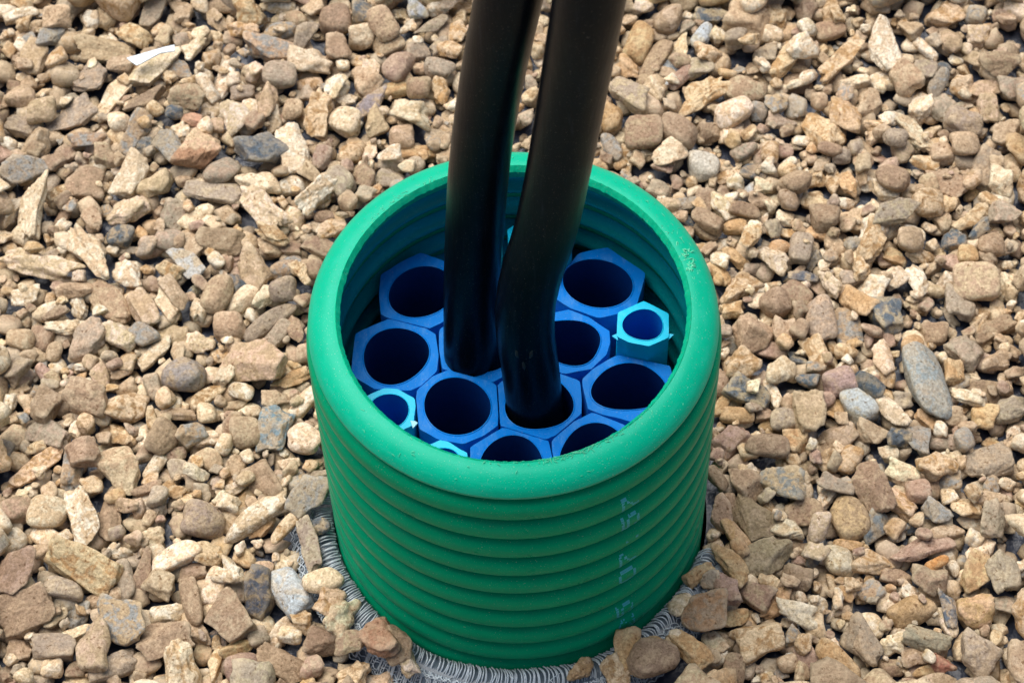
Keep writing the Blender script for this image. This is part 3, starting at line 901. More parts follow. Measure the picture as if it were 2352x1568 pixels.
# Stones as seen in the photograph, in blocks: a header "@ left top zoom" (photo pixels of the block's corner, pixels per photo pixel),
# then x y length width angle kind tone, and a label after a bar for those that stand out.
TRACE = """
@ 0 0 2.735
385 120 190 150 0 a t;130 60 220 110 20 a c;625 165 120 110 0 k c;735 90 200 140 80 a t;885 90 150 110 60 a p;970 25 120 70 10 r c
1040 90 200 130 80 a g;1265 85 190 120 -60 a t;1500 40 170 110 0 r t;1370 30 130 100 -30 r c;1470 130 190 100 -50 a t;1690 85 250 170 -25 k c
1900 40 230 90 10 a c;1650 205 240 100 -10 k c;1955 105 200 70 30 r c;1920 210 220 120 15 r t;2290 140 220 210 0 r m|big smooth round brown stone at the top edge, left of the cables
2085 250 190 150 70 a g;1850 330 370 180 -5 a t;2120 435 290 170 -8 k c|brick-shaped cream stone with a dark lower face, left of the cables;1910 515 220 200 0 r g|smooth round grey-tan pebble left of the brick-shaped cream stone
2310 330 190 180 -20 a m;2120 575 170 100 20 r c;2290 590 170 120 60 k c;2170 770 330 170 80 k c;2000 1020 350 200 -75 f c|pale carrot-shaped stone, broad above and narrow below, upper left
1775 1010 270 260 -40 a b|blue-black chipped flint cube lying in the upper left gravel;1600 800 230 190 -50 a c;1725 760 170 110 -70 r c;1870 830 190 110 -85 r c;1660 635 160 110 5 r g
1830 700 250 120 75 a t;1725 490 160 150 0 k c;1420 600 200 90 -50 r c;1540 540 280 100 80 r c;1280 660 230 180 -10 a t
1060 460 340 180 55 a c|long tan stone lying against the white plastic scrap;1000 690 310 150 30 a m|flat brown stone with a forked end below the white plastic scrap
1220 480 200 150 0 a t;1330 330 190 100 55 a c;820 430 190 120 -10 a t;620 540 290 240 -35 f g|large smooth grey wedge-shaped stone at the upper left
740 690 310 130 52 f c|pale flat bar-shaped stone beside the grey wedge-shaped stone;700 325 400 170 -5 a t;925 250 200 150 -30 k c;355 250 170 150 75 a g;225 400 240 180 75 a t;380 400 150 110 20 r c
280 750 190 180 0 r t;140 650 190 160 0 r t;490 680 180 120 20 f g;500 800 330 170 40 f g;150 830 220 150 -15 a g;920 920 310 160 60 a t
1310 820 150 100 -10 a p|small pink triangular stone at the upper left;1240 910 140 130 80 k c;1150 985 270 160 -45 f g;1000 1010 130 130 0 a b;1365 1030 300 230 60 a c|cream stone with a reddish-brown broken lower half, upper left
1510 1175 220 190 40 r g;900 1200 310 180 65 a c;1780 1250 300 190 -15 k c;1985 1300 200 130 15 r c;2160 1330 310 160 45 k c|knobbly cream stone shaped like a bone, upper left of the pipe
1460 1330 380 150 -6 f g|smooth grey leaf-shaped stone pointing right, upper left;1790 1440 380 200 -35 k c;1350 1490 240 110 30 r c;1190 1470 200 180 60 a g;1070 1250 220 180 60 a t;580 1250 260 250 0 f m
410 1090 210 120 30 f m;710 1060 170 140 -60 a t;220 1400 430 180 85 k c;400 1310 170 80 30 f c;870 1430 280 180 30 k c;630 1480 200 130 -50 a t
440 1470 230 80 55 f m;160 1150 290 190 30 a g;60 1450 190 160 80 a c;2110 1160 200 120 -40 a t;2200 1080 150 120 70 r p;1440 750 130 120 0 r c
1475 860 110 100 0 r t;1190 760 120 100 0 r b;250 980 200 170 75 a t;600 960 260 100 5 a t
@ 0 567 2.735
270 260 560 180 -15 k c|very long pale rugged stone at the left edge of the picture;610 170 500 200 -50 k c|long cream lumpy stone slanting down beside the pale rugged one, left
830 70 190 150 0 r b;1005 130 150 100 60 r g;1150 90 190 160 -10 r g;1500 100 310 200 -5 f m;1330 110 230 150 -70 a t;1275 240 300 150 -50 f w|pale bluish-grey flat stone left of the pipe
890 205 210 60 -12 f g;890 340 210 170 -30 a c;1160 300 180 100 -20 a c;1190 450 240 130 -45 a t;1335 435 110 110 0 a b;1480 460 240 190 80 r t
1615 380 170 140 -60 a b;1730 290 260 220 -40 a t;1960 270 220 150 20 r t;1930 425 180 170 0 r g;1850 130 180 140 -40 a t;1985 150 150 100 0 a m
2180 135 200 140 -20 a m;1860 50 250 130 -20 k c;2120 290 140 130 0 r m;2070 410 180 110 -65 k c;1640 515 260 120 35 r c;1820 480 190 130 60 a c
1840 640 370 120 32 r g|cigar-shaped grey stone just left of the green rim;1570 680 210 180 0 r t;2005 690 210 110 -65 a m;1900 745 210 110 50 r g;1360 565 150 110 75 k c;1135 530 240 110 -50 a c
980 560 270 160 -60 a t;755 530 340 200 -35 f t|smooth tan slab-like stone in the left middle of the gravel;530 430 270 110 15 a t;180 480 200 120 15 a c;540 540 160 130 -45 k c;380 590 180 80 25 f m
450 690 260 120 10 k c;610 760 260 220 80 a g;820 750 220 190 -70 a c;980 740 180 150 -40 r g;1160 700 230 140 -5 a t;1360 800 200 130 -20 a c
140 770 180 150 0 r t;300 770 170 150 90 r m;1255 1000 290 240 -10 r g|rounded purplish-grey stone left of the pipe;1070 910 270 120 40 f c;890 910 120 80 20 r c;1495 890 140 110 10 k c
1740 950 370 340 -30 a t|biggest dusty tan block left of the pipe, a ridge across its top;2000 1040 290 110 25 k o;2080 1200 240 110 50 r c;1890 1180 190 120 0 a t;1650 1130 170 110 -15 r c;1420 1155 240 100 32 r c
1540 1000 180 130 70 k c;1150 1095 150 100 -40 r g;1060 1140 180 110 -75 r g;590 1160 290 230 -10 a t;860 1220 270 240 -10 a c;830 990 150 90 0 a t
550 920 240 110 20 k t;690 1020 170 130 -50 a t;100 960 230 190 30 a g;280 1000 180 80 60 a g;300 1210 230 200 60 a m;40 1200 160 130 80 a c
130 1110 160 100 20 a t;1220 1280 230 80 2 a t;1470 1275 160 110 -15 r c;1610 1215 160 70 10 a t;1720 1260 140 90 20 r c;1580 1340 170 90 60 a m
1870 1380 310 230 75 a b|grey stone with a blue patch on its face, left of the ribbed wall;1680 1410 220 200 0 r t;2080 1450 240 200 -20 r c;1300 1410 190 150 30 a t;1120 1440 220 190 60 r m;830 1430 230 170 -40 k c
1420 1440 170 110 0 k c;1040 1310 150 80 -75 a c;985 1440 150 80 -80 r c;560 1530 240 200 0 a m;300 1400 380 180 -20 a g;560 1340 180 120 40 k c
@ 0 1134 2.735
830 110 330 250 -50 a t;500 110 270 150 85 a t;230 110 410 120 35 k c;105 380 200 180 0 r m;325 400 260 220 -5 r c;570 440 380 190 -70 a c|tall pale angular stone at the lower left
750 450 300 150 -80 a m;345 590 270 130 -25 r c;945 375 120 90 -70 r t;1060 380 220 150 -80 a g;865 350 200 110 0 a t;1000 240 210 70 15 r m
1060 90 200 90 55 r c;1200 40 170 90 0 r m;1340 130 180 100 -5 a c|small whitish rectangular stone left of the ribbed wall;1440 45 180 140 -40 r t;1185 230 190 120 -20 k c;1285 310 190 90 30 k c
1450 240 190 120 65 a m;1600 240 250 90 25 k c;1690 320 170 120 45 a o;1620 80 160 130 80 a t;1790 180 280 190 -55 a m;2110 290 290 230 60 a g|olive-grey block touching the left side of the netting
1980 80 150 80 5 a c;1390 450 280 230 -10 r g;1730 440 470 150 27 r c|long cream cigar-shaped stone, lower left;1960 490 270 90 45 r c;1800 520 210 110 20 a o
2110 620 340 150 -60 a g|streaky grey bar-shaped stone at the left edge of the netting;2215 490 130 110 0 r b|small dark stone lying on the netting against the left side of the pipe;1000 570 230 160 10 k c;1200 700 330 160 22 r c|mottled oval cream pebble, lower left
1320 810 200 130 5 a m;1430 690 190 170 0 a c;1580 810 210 190 -20 k c;1770 960 310 240 70 a b|dark glassy broken flint beside the pale blue kidney-shaped pebble;1980 940 330 230 -60 r w|pale blue kidney-shaped smooth pebble, lower left
2210 870 260 160 12 r c|egg-shaped cream pebble between the blue pebble and the netting;1100 890 220 210 -40 a t;985 800 290 110 75 a m;850 870 250 140 -70 r g;560 770 500 250 -20 a c|large winged pale stone at the lower left;100 800 320 240 70 f m
160 1080 380 300 20 f m|large flat brown stone at the left edge, lower left corner;430 920 270 140 -10 r g;710 970 260 140 10 r t;820 1140 390 300 -15 f t|large flat tan stone with a shell-like hollow, bottom left;1160 1090 250 130 15 a c;1310 1010 310 140 -75 r m|brown stump-shaped cylinder of stone, bottom left
1460 900 240 140 70 r c;1550 1120 340 270 -50 a m|sharp-edged brown angular stone below the dark flint;1330 1230 230 150 -45 a t;1140 1280 380 260 0 a m;1480 1260 150 150 0 r b;1240 1460 330 230 -70 k c|white horn-shaped stone at the bottom edge, left
1610 1330 210 130 30 a o;1900 1220 280 150 35 k c;2070 1140 170 140 -30 k c;2250 1010 200 170 60 k c;2190 1300 240 200 -30 a m;1940 1440 390 230 -20 f m|broad brown pyramid-like stone at the bottom, left of the pipe
1650 1460 220 210 0 r p;1470 1430 240 90 70 a c;380 1130 160 130 10 a t;535 1110 180 160 80 a g;480 1250 290 100 25 k c;650 1330 320 230 -70 a t
370 1310 290 190 0 a g;140 1340 190 180 0 a m;770 1450 330 170 20 a g;520 1470 130 110 0 r m;380 1510 140 130 0 r c;90 1500 180 130 0 a g
@ 700 0 3.92
820 120 220 210 0 a b;1010 240 300 250 -60 r t;800 350 250 240 0 r c;1060 420 290 230 20 r t;1160 650 320 230 55 r p|smooth purplish-tan egg-shaped stone left of the cables;890 660 190 190 0 k c
1330 510 250 180 20 a g;1490 260 340 140 30 a g;1560 670 290 180 -10 r g;1170 140 150 130 0 k c;1260 250 180 140 0 k c;1330 100 230 180 -60 a w
1000 50 280 90 5 r c;1560 70 200 170 0 r c;1770 80 220 150 0 a c;1660 530 250 170 -20 k c;1570 420 230 140 40 a g;1740 330 250 180 70 k c
900 1000 400 180 32 f b|slanting flat stone with a violet-grey top, left of the cables;1140 880 270 160 10 r o|smooth honey-coloured pebble behind the violet-grey flat stone;830 800 330 260 -40 a t;1360 860 240 220 0 r m;1580 880 260 170 -70 k c
1290 1110 400 260 -10 k c|plump cream stone mottled with white, left of the cables;960 1220 330 260 60 a t;1190 1340 240 240 0 r t;630 1190 320 270 -20 r c|dished cream stone with dark holes, upper left of the rim;700 1480 240 200 0 r c;890 1480 200 130 80 k c
1070 1510 230 170 0 a c;1380 1490 380 150 -5 a o;1550 1330 260 150 -15 a g;640 980 230 120 10 a c;130 1090 200 200 0 r t
@ 760 380 3.734
180 80 160 150 -70 r p;80 160 200 160 -60 a m;340 260 280 230 -50 r g;560 230 230 210 70 a m;790 140 260 190 0 a g;190 400 310 190 55 k c
190 610 180 130 0 r m;370 590 150 60 0 a g;500 490 210 100 30 a c;260 720 280 180 10 k c;130 900 230 160 -30 a m;60 740 180 110 60 k c
860 270 150 100 0 a m;80 1080 170 180 0 r m
@ 1450 0 2.6125
575 130 180 180 0 r t;395 260 250 170 60 r o|smooth tan egg-shaped stone just right of the cables;480 390 330 130 55 r m;310 440 180 130 -40 k o;620 385 380 110 62 f c|narrow blade-like cream stone with a white-blue tip, right of the cables
855 105 200 150 -20 a b;1100 130 280 220 -20 a t|large tan wedge-shaped stone near the top edge, right of the cables;1285 115 170 130 80 k c;800 240 170 100 40 r w;840 330 170 150 0 k c;785 440 170 140 0 a g
660 500 200 90 45 r p;490 570 180 110 -55 a c;325 620 280 200 -20 a g|grey broken block right of the cables, above the rim;790 640 390 190 35 k c|big flat cream stone with a bitten edge, upper right of the rim;1000 730 250 170 30 r c
1080 590 250 170 -20 r t;420 870 240 220 0 r m|round brown stone, left one of a touching pair above the rim;640 860 240 200 -20 r m|round brown stone, right one of a touching pair above the rim;850 870 150 140 0 a m;990 900 160 150 0 a c;1180 740 130 120 0 a g
1285 690 150 140 0 a t;810 1080 200 190 0 r w|pale grey-white round pebble above the right of the rim;590 1000 230 160 30 a c;560 1130 170 120 40 a p;410 1000 170 120 -20 k c;300 1050 210 70 88 r c
1075 980 170 110 25 r g;1240 1000 140 110 80 r c;1340 990 100 90 0 r p;1135 1120 180 110 -5 r b;1310 850 190 110 -10 f g;970 1130 200 80 25 a c
660 1320 210 90 5 f g;805 1305 150 130 80 a m;920 1340 200 110 -55 a c;830 1440 200 130 -25 r m;830 1510 170 120 -20 r m;1080 1370 190 100 -15 r m
1090 1260 150 70 45 f w;1200 1200 120 110 0 a c;1180 1310 150 110 0 a m;1360 1310 130 130 0 r m;1340 1430 130 120 0 a c;1390 1200 170 110 30 r m
1210 350 150 150 0 a g;1090 370 130 120 0 k c;1010 320 120 110 0 a g;1020 230 140 110 0 r g;1330 400 220 130 30 k c;1420 310 160 140 0 k c
1130 470 130 110 80 r m;1410 480 130 100 0 r m;1130 1510 150 130 40 k c;1010 1480 150 100 0 r o;195 770 170 150 80 r o;210 970 190 110 -75 r g
700 1480 160 90 -70 r b;560 1270 110 70 80 r t
@ 1960 0 2.6133
300 200 200 140 15 r m|smooth dark brown pebble near the top right;110 310 180 170 20 a c;370 390 360 120 38 k c|long cream bar-shaped stone slanting up, top right;655 280 370 200 88 a c|tall pale bullet-shaped stone, top right;830 200 160 150 0 a t;1060 105 230 180 -15 a c
1260 240 160 150 0 k c;1090 270 150 130 80 r t;930 330 170 70 -40 r c;1050 380 100 90 0 r b|tiny round blue-black pebble at the top right;1410 420 250 170 10 a m;920 460 170 150 80 a g
800 510 210 190 -70 a t;640 530 170 130 0 r c;460 530 190 110 10 k c;100 490 190 130 -5 r m;785 395 120 90 0 r c;1010 540 200 100 50 r g
1160 570 160 150 0 k c;1050 680 190 170 -60 a g;900 690 200 160 70 k c;1180 760 240 200 -10 a g;1330 700 180 130 85 a t;1450 880 190 190 0 a t
1320 540 200 110 0 a t;1500 570 180 170 0 a g;560 670 180 150 80 a t;400 760 230 200 80 a c;250 850 280 190 -45 a c;300 970 150 90 -20 r m
855 870 280 140 -60 k c;730 900 150 130 0 r g;690 780 130 110 0 k c;590 810 150 90 0 a c;1030 990 150 150 0 r t;1180 940 190 160 0 r t
1190 1040 150 120 0 r g;1300 1100 250 170 60 a g;1420 1180 180 150 75 a c;710 1160 210 170 -20 r m;1050 1190 290 160 -35 f m|flat brown triangular stone in the upper right gravel;920 1060 180 100 -15 a c
665 1240 160 130 0 a c;420 1200 170 110 80 a o;540 1190 140 100 0 a c;520 1060 150 120 -60 a t;460 1090 110 80 0 a b;200 1310 170 150 0 k c
270 1420 190 180 0 r m;730 1390 320 150 15 a g|long grey-tan stepped stone in the upper right gravel;940 1330 200 180 0 r c;1220 1420 260 140 15 k c;80 1190 200 140 20 r m;40 1310 120 110 0 a m
370 1060 120 110 0 r g;250 1080 120 110 0 a t;440 1440 180 160 0 a t;590 1510 190 170 70 k c;250 1520 200 120 -10 a o;840 1530 150 120 0 r c
1120 1540 110 90 0 a b;1280 1500 170 90 40 a b;1440 1380 200 160 0 a g;305 80 180 120 75 k c;220 1180 130 110 0 k c;320 1190 180 110 60 a c;980 1430 120 50 20 r c
@ 1760 540 2.61375
1105 160 290 150 65 k c|tall cream stone with sparkling flecks, right side;300 130 180 110 45 f c;510 120 200 70 -5 k c;840 210 200 140 -45 a t;630 210 200 140 75 r g;710 260 130 110 50 a g
440 290 230 170 -25 k c;490 200 140 100 0 r o;210 270 180 90 -45 a o;130 170 160 110 0 k c;310 360 110 80 0 r g;95 380 190 110 -35 a o
220 470 290 150 25 k c;180 600 150 130 0 f c;470 560 200 190 0 r m;600 510 190 170 -30 r m;650 390 200 90 5 f b;745 460 140 120 70 f m
820 430 200 90 -50 k c;1000 540 260 140 -40 a o;970 400 150 110 0 a g;1030 340 150 120 60 k c;1110 420 190 170 60 a c;1415 255 190 120 10 k c
1600 310 170 110 -10 a p;1250 270 150 100 -20 a o;1180 300 90 90 0 r p;1350 160 170 160 0 r t;1630 165 150 110 0 r b;1725 250 130 130 0 r o
1870 210 170 150 0 r m;1250 400 160 130 40 a c;1400 420 190 130 -60 a c;1585 430 130 120 0 a c;1520 490 120 90 0 r t;1780 430 290 250 -10 r t|big rounded tan stone at the right side
1670 570 210 190 80 a g;1810 650 200 110 50 k c;760 670 270 190 -80 r g|smooth dark grey oval pebble right of the pipe;940 740 340 170 -80 f t|long tan slab with a cream upper edge, right of the pipe;640 710 240 110 -65 k c;510 770 200 150 80 a t
310 770 240 220 -30 a t;1210 640 240 230 -60 a b|blocky blue-grey stone perched above a dark gap, right;1170 790 170 100 -20 a g;1400 590 150 120 0 a c;1510 770 170 150 0 r m;1600 660 150 60 -50 f g
745 920 250 160 -65 k c|crumbly cream stone right of the pipe, left of the purple pebble;890 1080 220 190 10 r p|purple-pink smooth round pebble right of the pipe;1080 1100 210 130 -45 r b|dark blue-black pebble touching the purple-pink one;680 1060 150 100 -10 r b;1460 1080 470 240 -80 r w|largest smooth oval blue-grey pebble with tan stains, right
1175 930 190 160 -50 a c;1110 1010 170 120 -20 a c;1010 1230 230 200 -60 r w;870 1250 170 120 -30 r o;680 1280 260 210 80 a t|tan shield-shaped stone pointing down, right of the pipe;500 1010 190 190 0 a c
430 870 230 110 -15 r p;260 960 220 210 0 a c;610 920 120 90 0 a b;290 1160 280 180 -25 a b|angular blue-grey stone just right of the ribbed wall;450 1160 200 80 -70 a c;110 1090 160 100 80 r m
220 1300 210 110 -10 r o;115 1240 150 80 60 r o;390 1290 110 100 0 a m;520 1340 180 160 0 r g;440 1380 170 110 0 a o;1230 1280 260 130 -35 a c
1230 1170 160 110 -35 a c;1640 1020 160 130 80 a o;1700 880 220 190 -40 a g;1910 930 190 150 0 a t;1830 1090 240 160 -20 a m;1730 1180 220 100 -15 k c
1640 1300 200 80 40 k c;1850 1280 170 170 0 a o;1470 1350 190 100 -25 a o;870 1430 270 180 35 a t;1100 1420 210 160 -10 a t;1270 1440 160 150 0 a b
1400 1460 190 150 80 a g;1610 1480 260 110 -8 r g|grey loaf-shaped stone at the right side;180 1460 220 180 40 a p;410 1500 270 160 0 r m;600 1480 160 160 0 a o;1900 740 300 150 15 k m
1990 480 210 140 85 k c;2000 1260 200 160 0 a g;1360 830 150 110 0 r o
@ 1660 1107 2.6133
550 190 130 120 0 k c;530 240 250 170 -40 a m;350 230 160 100 -50 r m;330 430 210 150 -60 a m;400 390 120 110 0 r m;580 480 330 220 -55 f m|flat dark olive-brown oval stone right of the pipe's foot
690 420 180 80 -70 k c;480 620 270 110 -55 r o;440 780 300 140 -50 a o;660 740 360 230 25 f g|large flat olive-grey stone near the right foot of the pipe;800 260 300 220 -35 a b|cream stone with blue-grey blotches, lower right
930 180 200 130 -50 a m;910 450 240 190 0 f m|round flat brown stone, lower right;810 570 210 130 -25 k c;1010 550 190 120 65 r c;1070 350 210 110 65 a c;1205 490 270 230 -60 r c|rounded stone with a dusty brown face and cream edge, lower right
1120 270 240 150 -10 a g;1060 120 190 150 0 k c;1215 110 180 130 60 r c;1360 290 330 220 -65 a m|boot-shaped grey-brown stone, lower right;1560 190 210 160 -30 k c;1780 150 260 180 -20 k c
1870 250 140 140 0 r t;2100 120 330 220 10 f g;1560 370 200 150 -40 a c;1660 310 160 150 0 r p;1380 560 210 150 65 a b|blue-grey jagged flat flint, lower right;1690 680 400 180 25 f p|long pinkish-brown stone slanting up, lower right
1780 780 160 70 20 r o|small orange stone under the long pinkish-brown one;1200 665 180 70 -10 r o;1140 780 210 180 0 r c;1370 770 270 150 -8 a c;910 690 130 130 0 r m;1000 700 220 80 65 a b
850 890 230 190 -10 a m;1520 880 210 110 -10 a m;1740 900 230 190 0 a m;265 1090 290 270 0 f m|rust-brown round flat stone beside the netting, right of the pipe;410 950 210 160 -70 a p;590 980 240 170 -30 a m
730 1050 220 130 60 a o;870 1120 280 150 -10 k c|whitish half-moon stone, lower right;1000 1050 140 110 0 r c;1615 1100 270 190 30 r o|rough tan bean-shaped stone, lower right;1860 1070 250 90 -80 a b|narrow upright blue-grey stone, lower right;1860 1185 150 90 -60 r c
1330 1200 190 170 0 r c;1290 1300 300 200 -50 a g|dull grey ragged stone at the bottom, lower right;620 1280 310 240 20 a c|large cream triangular stone at the bottom, right of the pipe;1130 1430 310 150 -40 r o|smooth caramel log-shaped stone at the bottom right;1480 1330 190 140 5 k c;1350 1380 140 100 -80 k c
1720 1280 290 140 -15 a g|greenish-grey brick-like stone, bottom right;1640 1400 180 140 0 a t;1490 1460 160 120 0 r m;850 1260 130 110 80 a t;470 1140 170 120 0 a o;340 1310 180 150 0 a c
160 1440 270 170 -50 a o;455 1480 180 140 80 r m;340 1410 150 120 0 r c;950 1400 190 130 -60 a p;1840 1390 170 130 -20 a p|dusky red angular stone, bottom right;1710 1500 170 70 20 r o
1780 1550 250 100 10 r t;2030 1090 230 220 0 a o;2040 1380 250 230 -30 a g;2210 840 240 190 -70 a g;2050 850 250 180 60 a o;2250 1060 200 140 0 a g
2110 360 200 110 0 a t;1980 400 190 150 0 a c;2150 490 220 150 80 a g;2100 650 220 160 40 a c;1850 530 220 110 15 r t;1780 440 170 140 -60 a g
1610 560 130 100 0 a b;1230 930 110 100 0 a c;1310 1000 120 100 0 a c;1600 980 150 110 -30 k c;1190 980 110 70 -30 r o;1350 930 120 90 0 r p
1100 920 120 60 -70 r c;640 1530 140 80 0 k c;830 1400 110 80 0 a w;60 1020 170 160 30 a c|pale brown shell-like stone resting on the netting, right front;200 840 200 100 35 a o;300 890 120 120 0 a g
@ 760 1000 2.218
590 1250 200 160 -60 a m|dark brown stone on the netting, leaning against the front left of the pipe;420 1320 220 190 -70 k p|rough reddish-brown stone on the netting, front left;1505 1410 140 120 0 k o|small tan knobbly stone on the netting at the front right
1770 1360 220 170 -70 a o|upright golden-brown stone on the netting at the front right;220 1190 220 150 50 k c;580 1450 140 100 -60 k c;210 1300 120 70 0 k c;260 1350 170 140 0 a m;270 1470 190 140 20 k c;410 1490 160 110 0 a c
1980 1360 140 120 0 a o;2080 1340 150 120 0 k c;1730 1510 170 130 -60 k c;1930 1510 270 200 0 r m|smooth dull brown rounded stone at the bottom edge below the netting
"""
def parse():
    out = []
    x0 = y0 = 0; zoom = 1
    for line in TRACE.strip().splitlines():
        if line.startswith('@'):
            x0, y0, zoom = (float(v) for v in line[1:].split())
            continue
        for item in line.split(';'):
            lab = None
            if '|' in item: item, lab = item.split('|')
            w = item.split()
            x, y, L, S, an = (float(v) for v in w[:5])
            if S > L: L, S, an = S, L, an + 90
            k = 2352 / 2560
            out.append(((x0 + x / zoom) * k, (y0 + y / zoom) * k, L / zoom * k, S / zoom * k, math.radians(an), w[5], w[6], lab))
    return out

rs = np.random.RandomState(77)
filler(rs, 3100, 0.009, 0.019, 8, 0.0165, low=True)
PXM = 5402.84      # pixels per metre at one metre
tr = parse()
tr.sort(key=lambda s: (s[7] is not None, s[2] * s[3]))
for px, py, L, S, an, kind, tone, lab in tr:
    zc = 0.020
    best = None
    for it in range(3):
        p = at_height(px, py, zc)
        dist = np.linalg.norm(p - CPOS)
        a = L / 2 * dist / PXM * 1.08
        b_ = S / 2 * dist / PXM * 1.08
        # picture direction to ground direction
        gxv, gyv = math.cos(an), math.sin(an) / 0.84
        az = math.atan2(gyv, gxv)
        a2 = a * min(1.12, math.hypot(gxv, gyv))
        c = b_ * FLAT[kind]
        if it == 0:
            rot = rotmat(az, rs.normal(0.10, 0.13), rs.normal(0, 0.13))
        x, y = p[0], p[1]
        rr_ = math.hypot(x, y)
        need = 0.1045 + min(a2, b_) * 0.98
        if rr_ < need: x, y = x * need / rr_, y * need / rr_
        sf = surf(np.array([a2, b_, c]) * 0.90, rot)
        for push in range(14):
            d = drop(sf, x, y, 0.86)
            if d is not None: break
            rr_ = math.hypot(x, y)
            x, y = x * (rr_ + 0.0015) / rr_, y * (rr_ + 0.0015) / rr_
        if d is None: break
        zc = min(d[0], 0.026 + c * 0.3)
        best = (x, y, zc, d[1], d[2], sf, np.array([a2, b_, c]), rot)
    if d is None or best is None: continue
    x, y, zc, i, j, sf, ax, rot = best
    settle(sf, zc, i, j)
    stones.append(dict(pos=(x, y, zc), rot=rot, axes=ax, kind=kind, tone=tone, label=lab, size=L * S, traced=True))
n_tr = len(stones)
# the same gravel beyond the picture's frame
def outside(x, y):
    d = np.array([x, y, 0.02]) - CPOS
    u_ = (d @ CX) / -(d @ CZ); v_ = (d @ CY) / -(d @ CZ)
    return abs(u_ * 5402.84) > 1176 or abs(v_ * 5402.84) > 784
filler(rs, 900, 0.016, 0.034, 4, 0.042, 0.9, zone=outside)
# small stones and grit lodged in the hollows between
filler(rs, 1700, 0.007, 0.014, 14, 0.0205, 0.93)
filler(rs, 1200, 0.004, 0.008, 12, 0.0205, 0.95)
filler(rs, 1500, 0.0022, 0.0042, 10, 0.0215, 0.98)
print('stones', len(stones), 'traced', n_tr)

# the stones whose own colouring is special: words of the label -> tone, patch, (second tone of one end, direction on the ground)
SPECIAL = {
    'narrow blade-like cream stone': ((0.60, 0.46, 0.28), (0.70, 0.60, 0.42), ((0.58, 0.68, 0.76), (-0.6, -1.0), 0.10)),
    'cream stone with a reddish-brown': ((0.60, 0.45, 0.29), (0.62, 0.42, 0.29), ((0.36, 0.205, 0.12), (0.1, -1.0), 0.05)),
    'grey stone with a blue': ((0.38, 0.32, 0.24), (0.15, 0.24, 0.30), None),
    'slanting flat stone': ((0.27, 0.235, 0.25), (0.38, 0.29, 0.20), None),
    'pale bluish-grey flat': ((0.42, 0.43, 0.43), (0.44, 0.37, 0.27), None),
    'purplish-grey': ((0.27, 0.245, 0.235), (0.36, 0.285, 0.20), None),
    'pale blue kidney': ((0.46, 0.52, 0.57), (0.50, 0.48, 0.43), None),
    'largest smooth oval': ((0.36, 0.34, 0.29), (0.27, 0.32, 0.34), None),
    'pale grey-white': ((0.50, 0.47, 0.41), (0.62, 0.58, 0.50), None),
    'rust-brown': ((0.29, 0.165, 0.085), (0.27, 0.20, 0.14), None),
    'dark olive-brown': ((0.24, 0.185, 0.11), (0.29, 0.225, 0.15), None),
    'olive-grey stone': ((0.27, 0.225, 0.14), (0.33, 0.275, 0.19), None),
    'cream stone with blue-grey': ((0.45, 0.35, 0.22), (0.20, 0.23, 0.24), None),
    'dusky red': ((0.30, 0.13, 0.09), (0.36, 0.21, 0.14), None),
    'small orange': ((0.50, 0.24, 0.08), (0.52, 0.31, 0.14), None),
    'pink triangular': ((0.46, 0.25, 0.17), (0.50, 0.31, 0.21), None),
    'purple-pink': ((0.36, 0.255, 0.235), (0.42, 0.30, 0.24), None),
    'rough reddish-brown': ((0.36, 0.20, 0.125), (0.40, 0.26, 0.17), None),
    'whitish': ((0.70, 0.60, 0.43), (0.76, 0.69, 0.55), None),
    'white horn': ((0.70, 0.60, 0.44), (0.48, 0.33, 0.18), None),
    'rounded stone with a dusty': ((0.33, 0.235, 0.14), (0.52, 0.38, 0.21), None),
    'blue-black chipped flint': ((0.065, 0.095, 0.135), (0.19, 0.19, 0.18), None),
    'dark glassy broken flint': ((0.05, 0.06, 0.085), (0.20, 0.155, 0.10), None),
    'dark blue-black pebble': ((0.055, 0.08, 0.105), (0.17, 0.155, 0.125), None),
    'tiny round blue-black': ((0.055, 0.08, 0.105), (0.15, 0.16, 0.16), None),
    'jagged flat flint': ((0.15, 0.18, 0.20), (0.28, 0.235, 0.17), None),
    'greenish-grey': ((0.27, 0.25, 0.18), (0.34, 0.285, 0.19), None),
}
def stone_arrays(s, sub, seed):
    r = np.random.RandomState(seed)
    P, f = stone_shape(r, s['kind'], sub)
    P = P * s['axes']
    place = P + r.uniform(-40, 40, 3)
    t1, t2 = tones(s['tone'], r)
    for words, (a1, a2, split) in SPECIAL.items():
        if s['label'] and words in ' '.join(s['label'].split()[:5]):
            t1, t2 = np.array(a1), np.array(a2)
            if split:
                c3, dr, off = split
                W = P @ s['rot'].T
                dr = np.array(dr) / np.hypot(*dr)
                e = (W[:, 0] * dr[0] + W[:, 1] * dr[1]) / s['axes'][0] + 0.06 * np.sin(W[:, 0] * 900) - off
                k = np.clip(e * 9, 0, 1)[:, None]
                t1 = t1 * (1 - k) + np.array(c3) * k
                t2 = t2 * (1 - k) + np.array(c3) * 1.1 * k
    return P, f, place, t1, t2

def set_attrs(me, place, t1, t2):
    n = len(me.vertices)
    a = me.attributes.new('place', 'FLOAT_VECTOR', 'POINT'); a.data.foreach_set('vector', np.asarray(place, dtype=np.float32).ravel())
    for nm, t in (('tone', t1), ('patch', t2)):
        a = me.attributes.new(nm, 'FLOAT_COLOR', 'POINT')
        c = np.ones((n, 4), dtype=np.float32)
        c[:, :3] = t
        a.data.foreach_set('color', c.ravel())

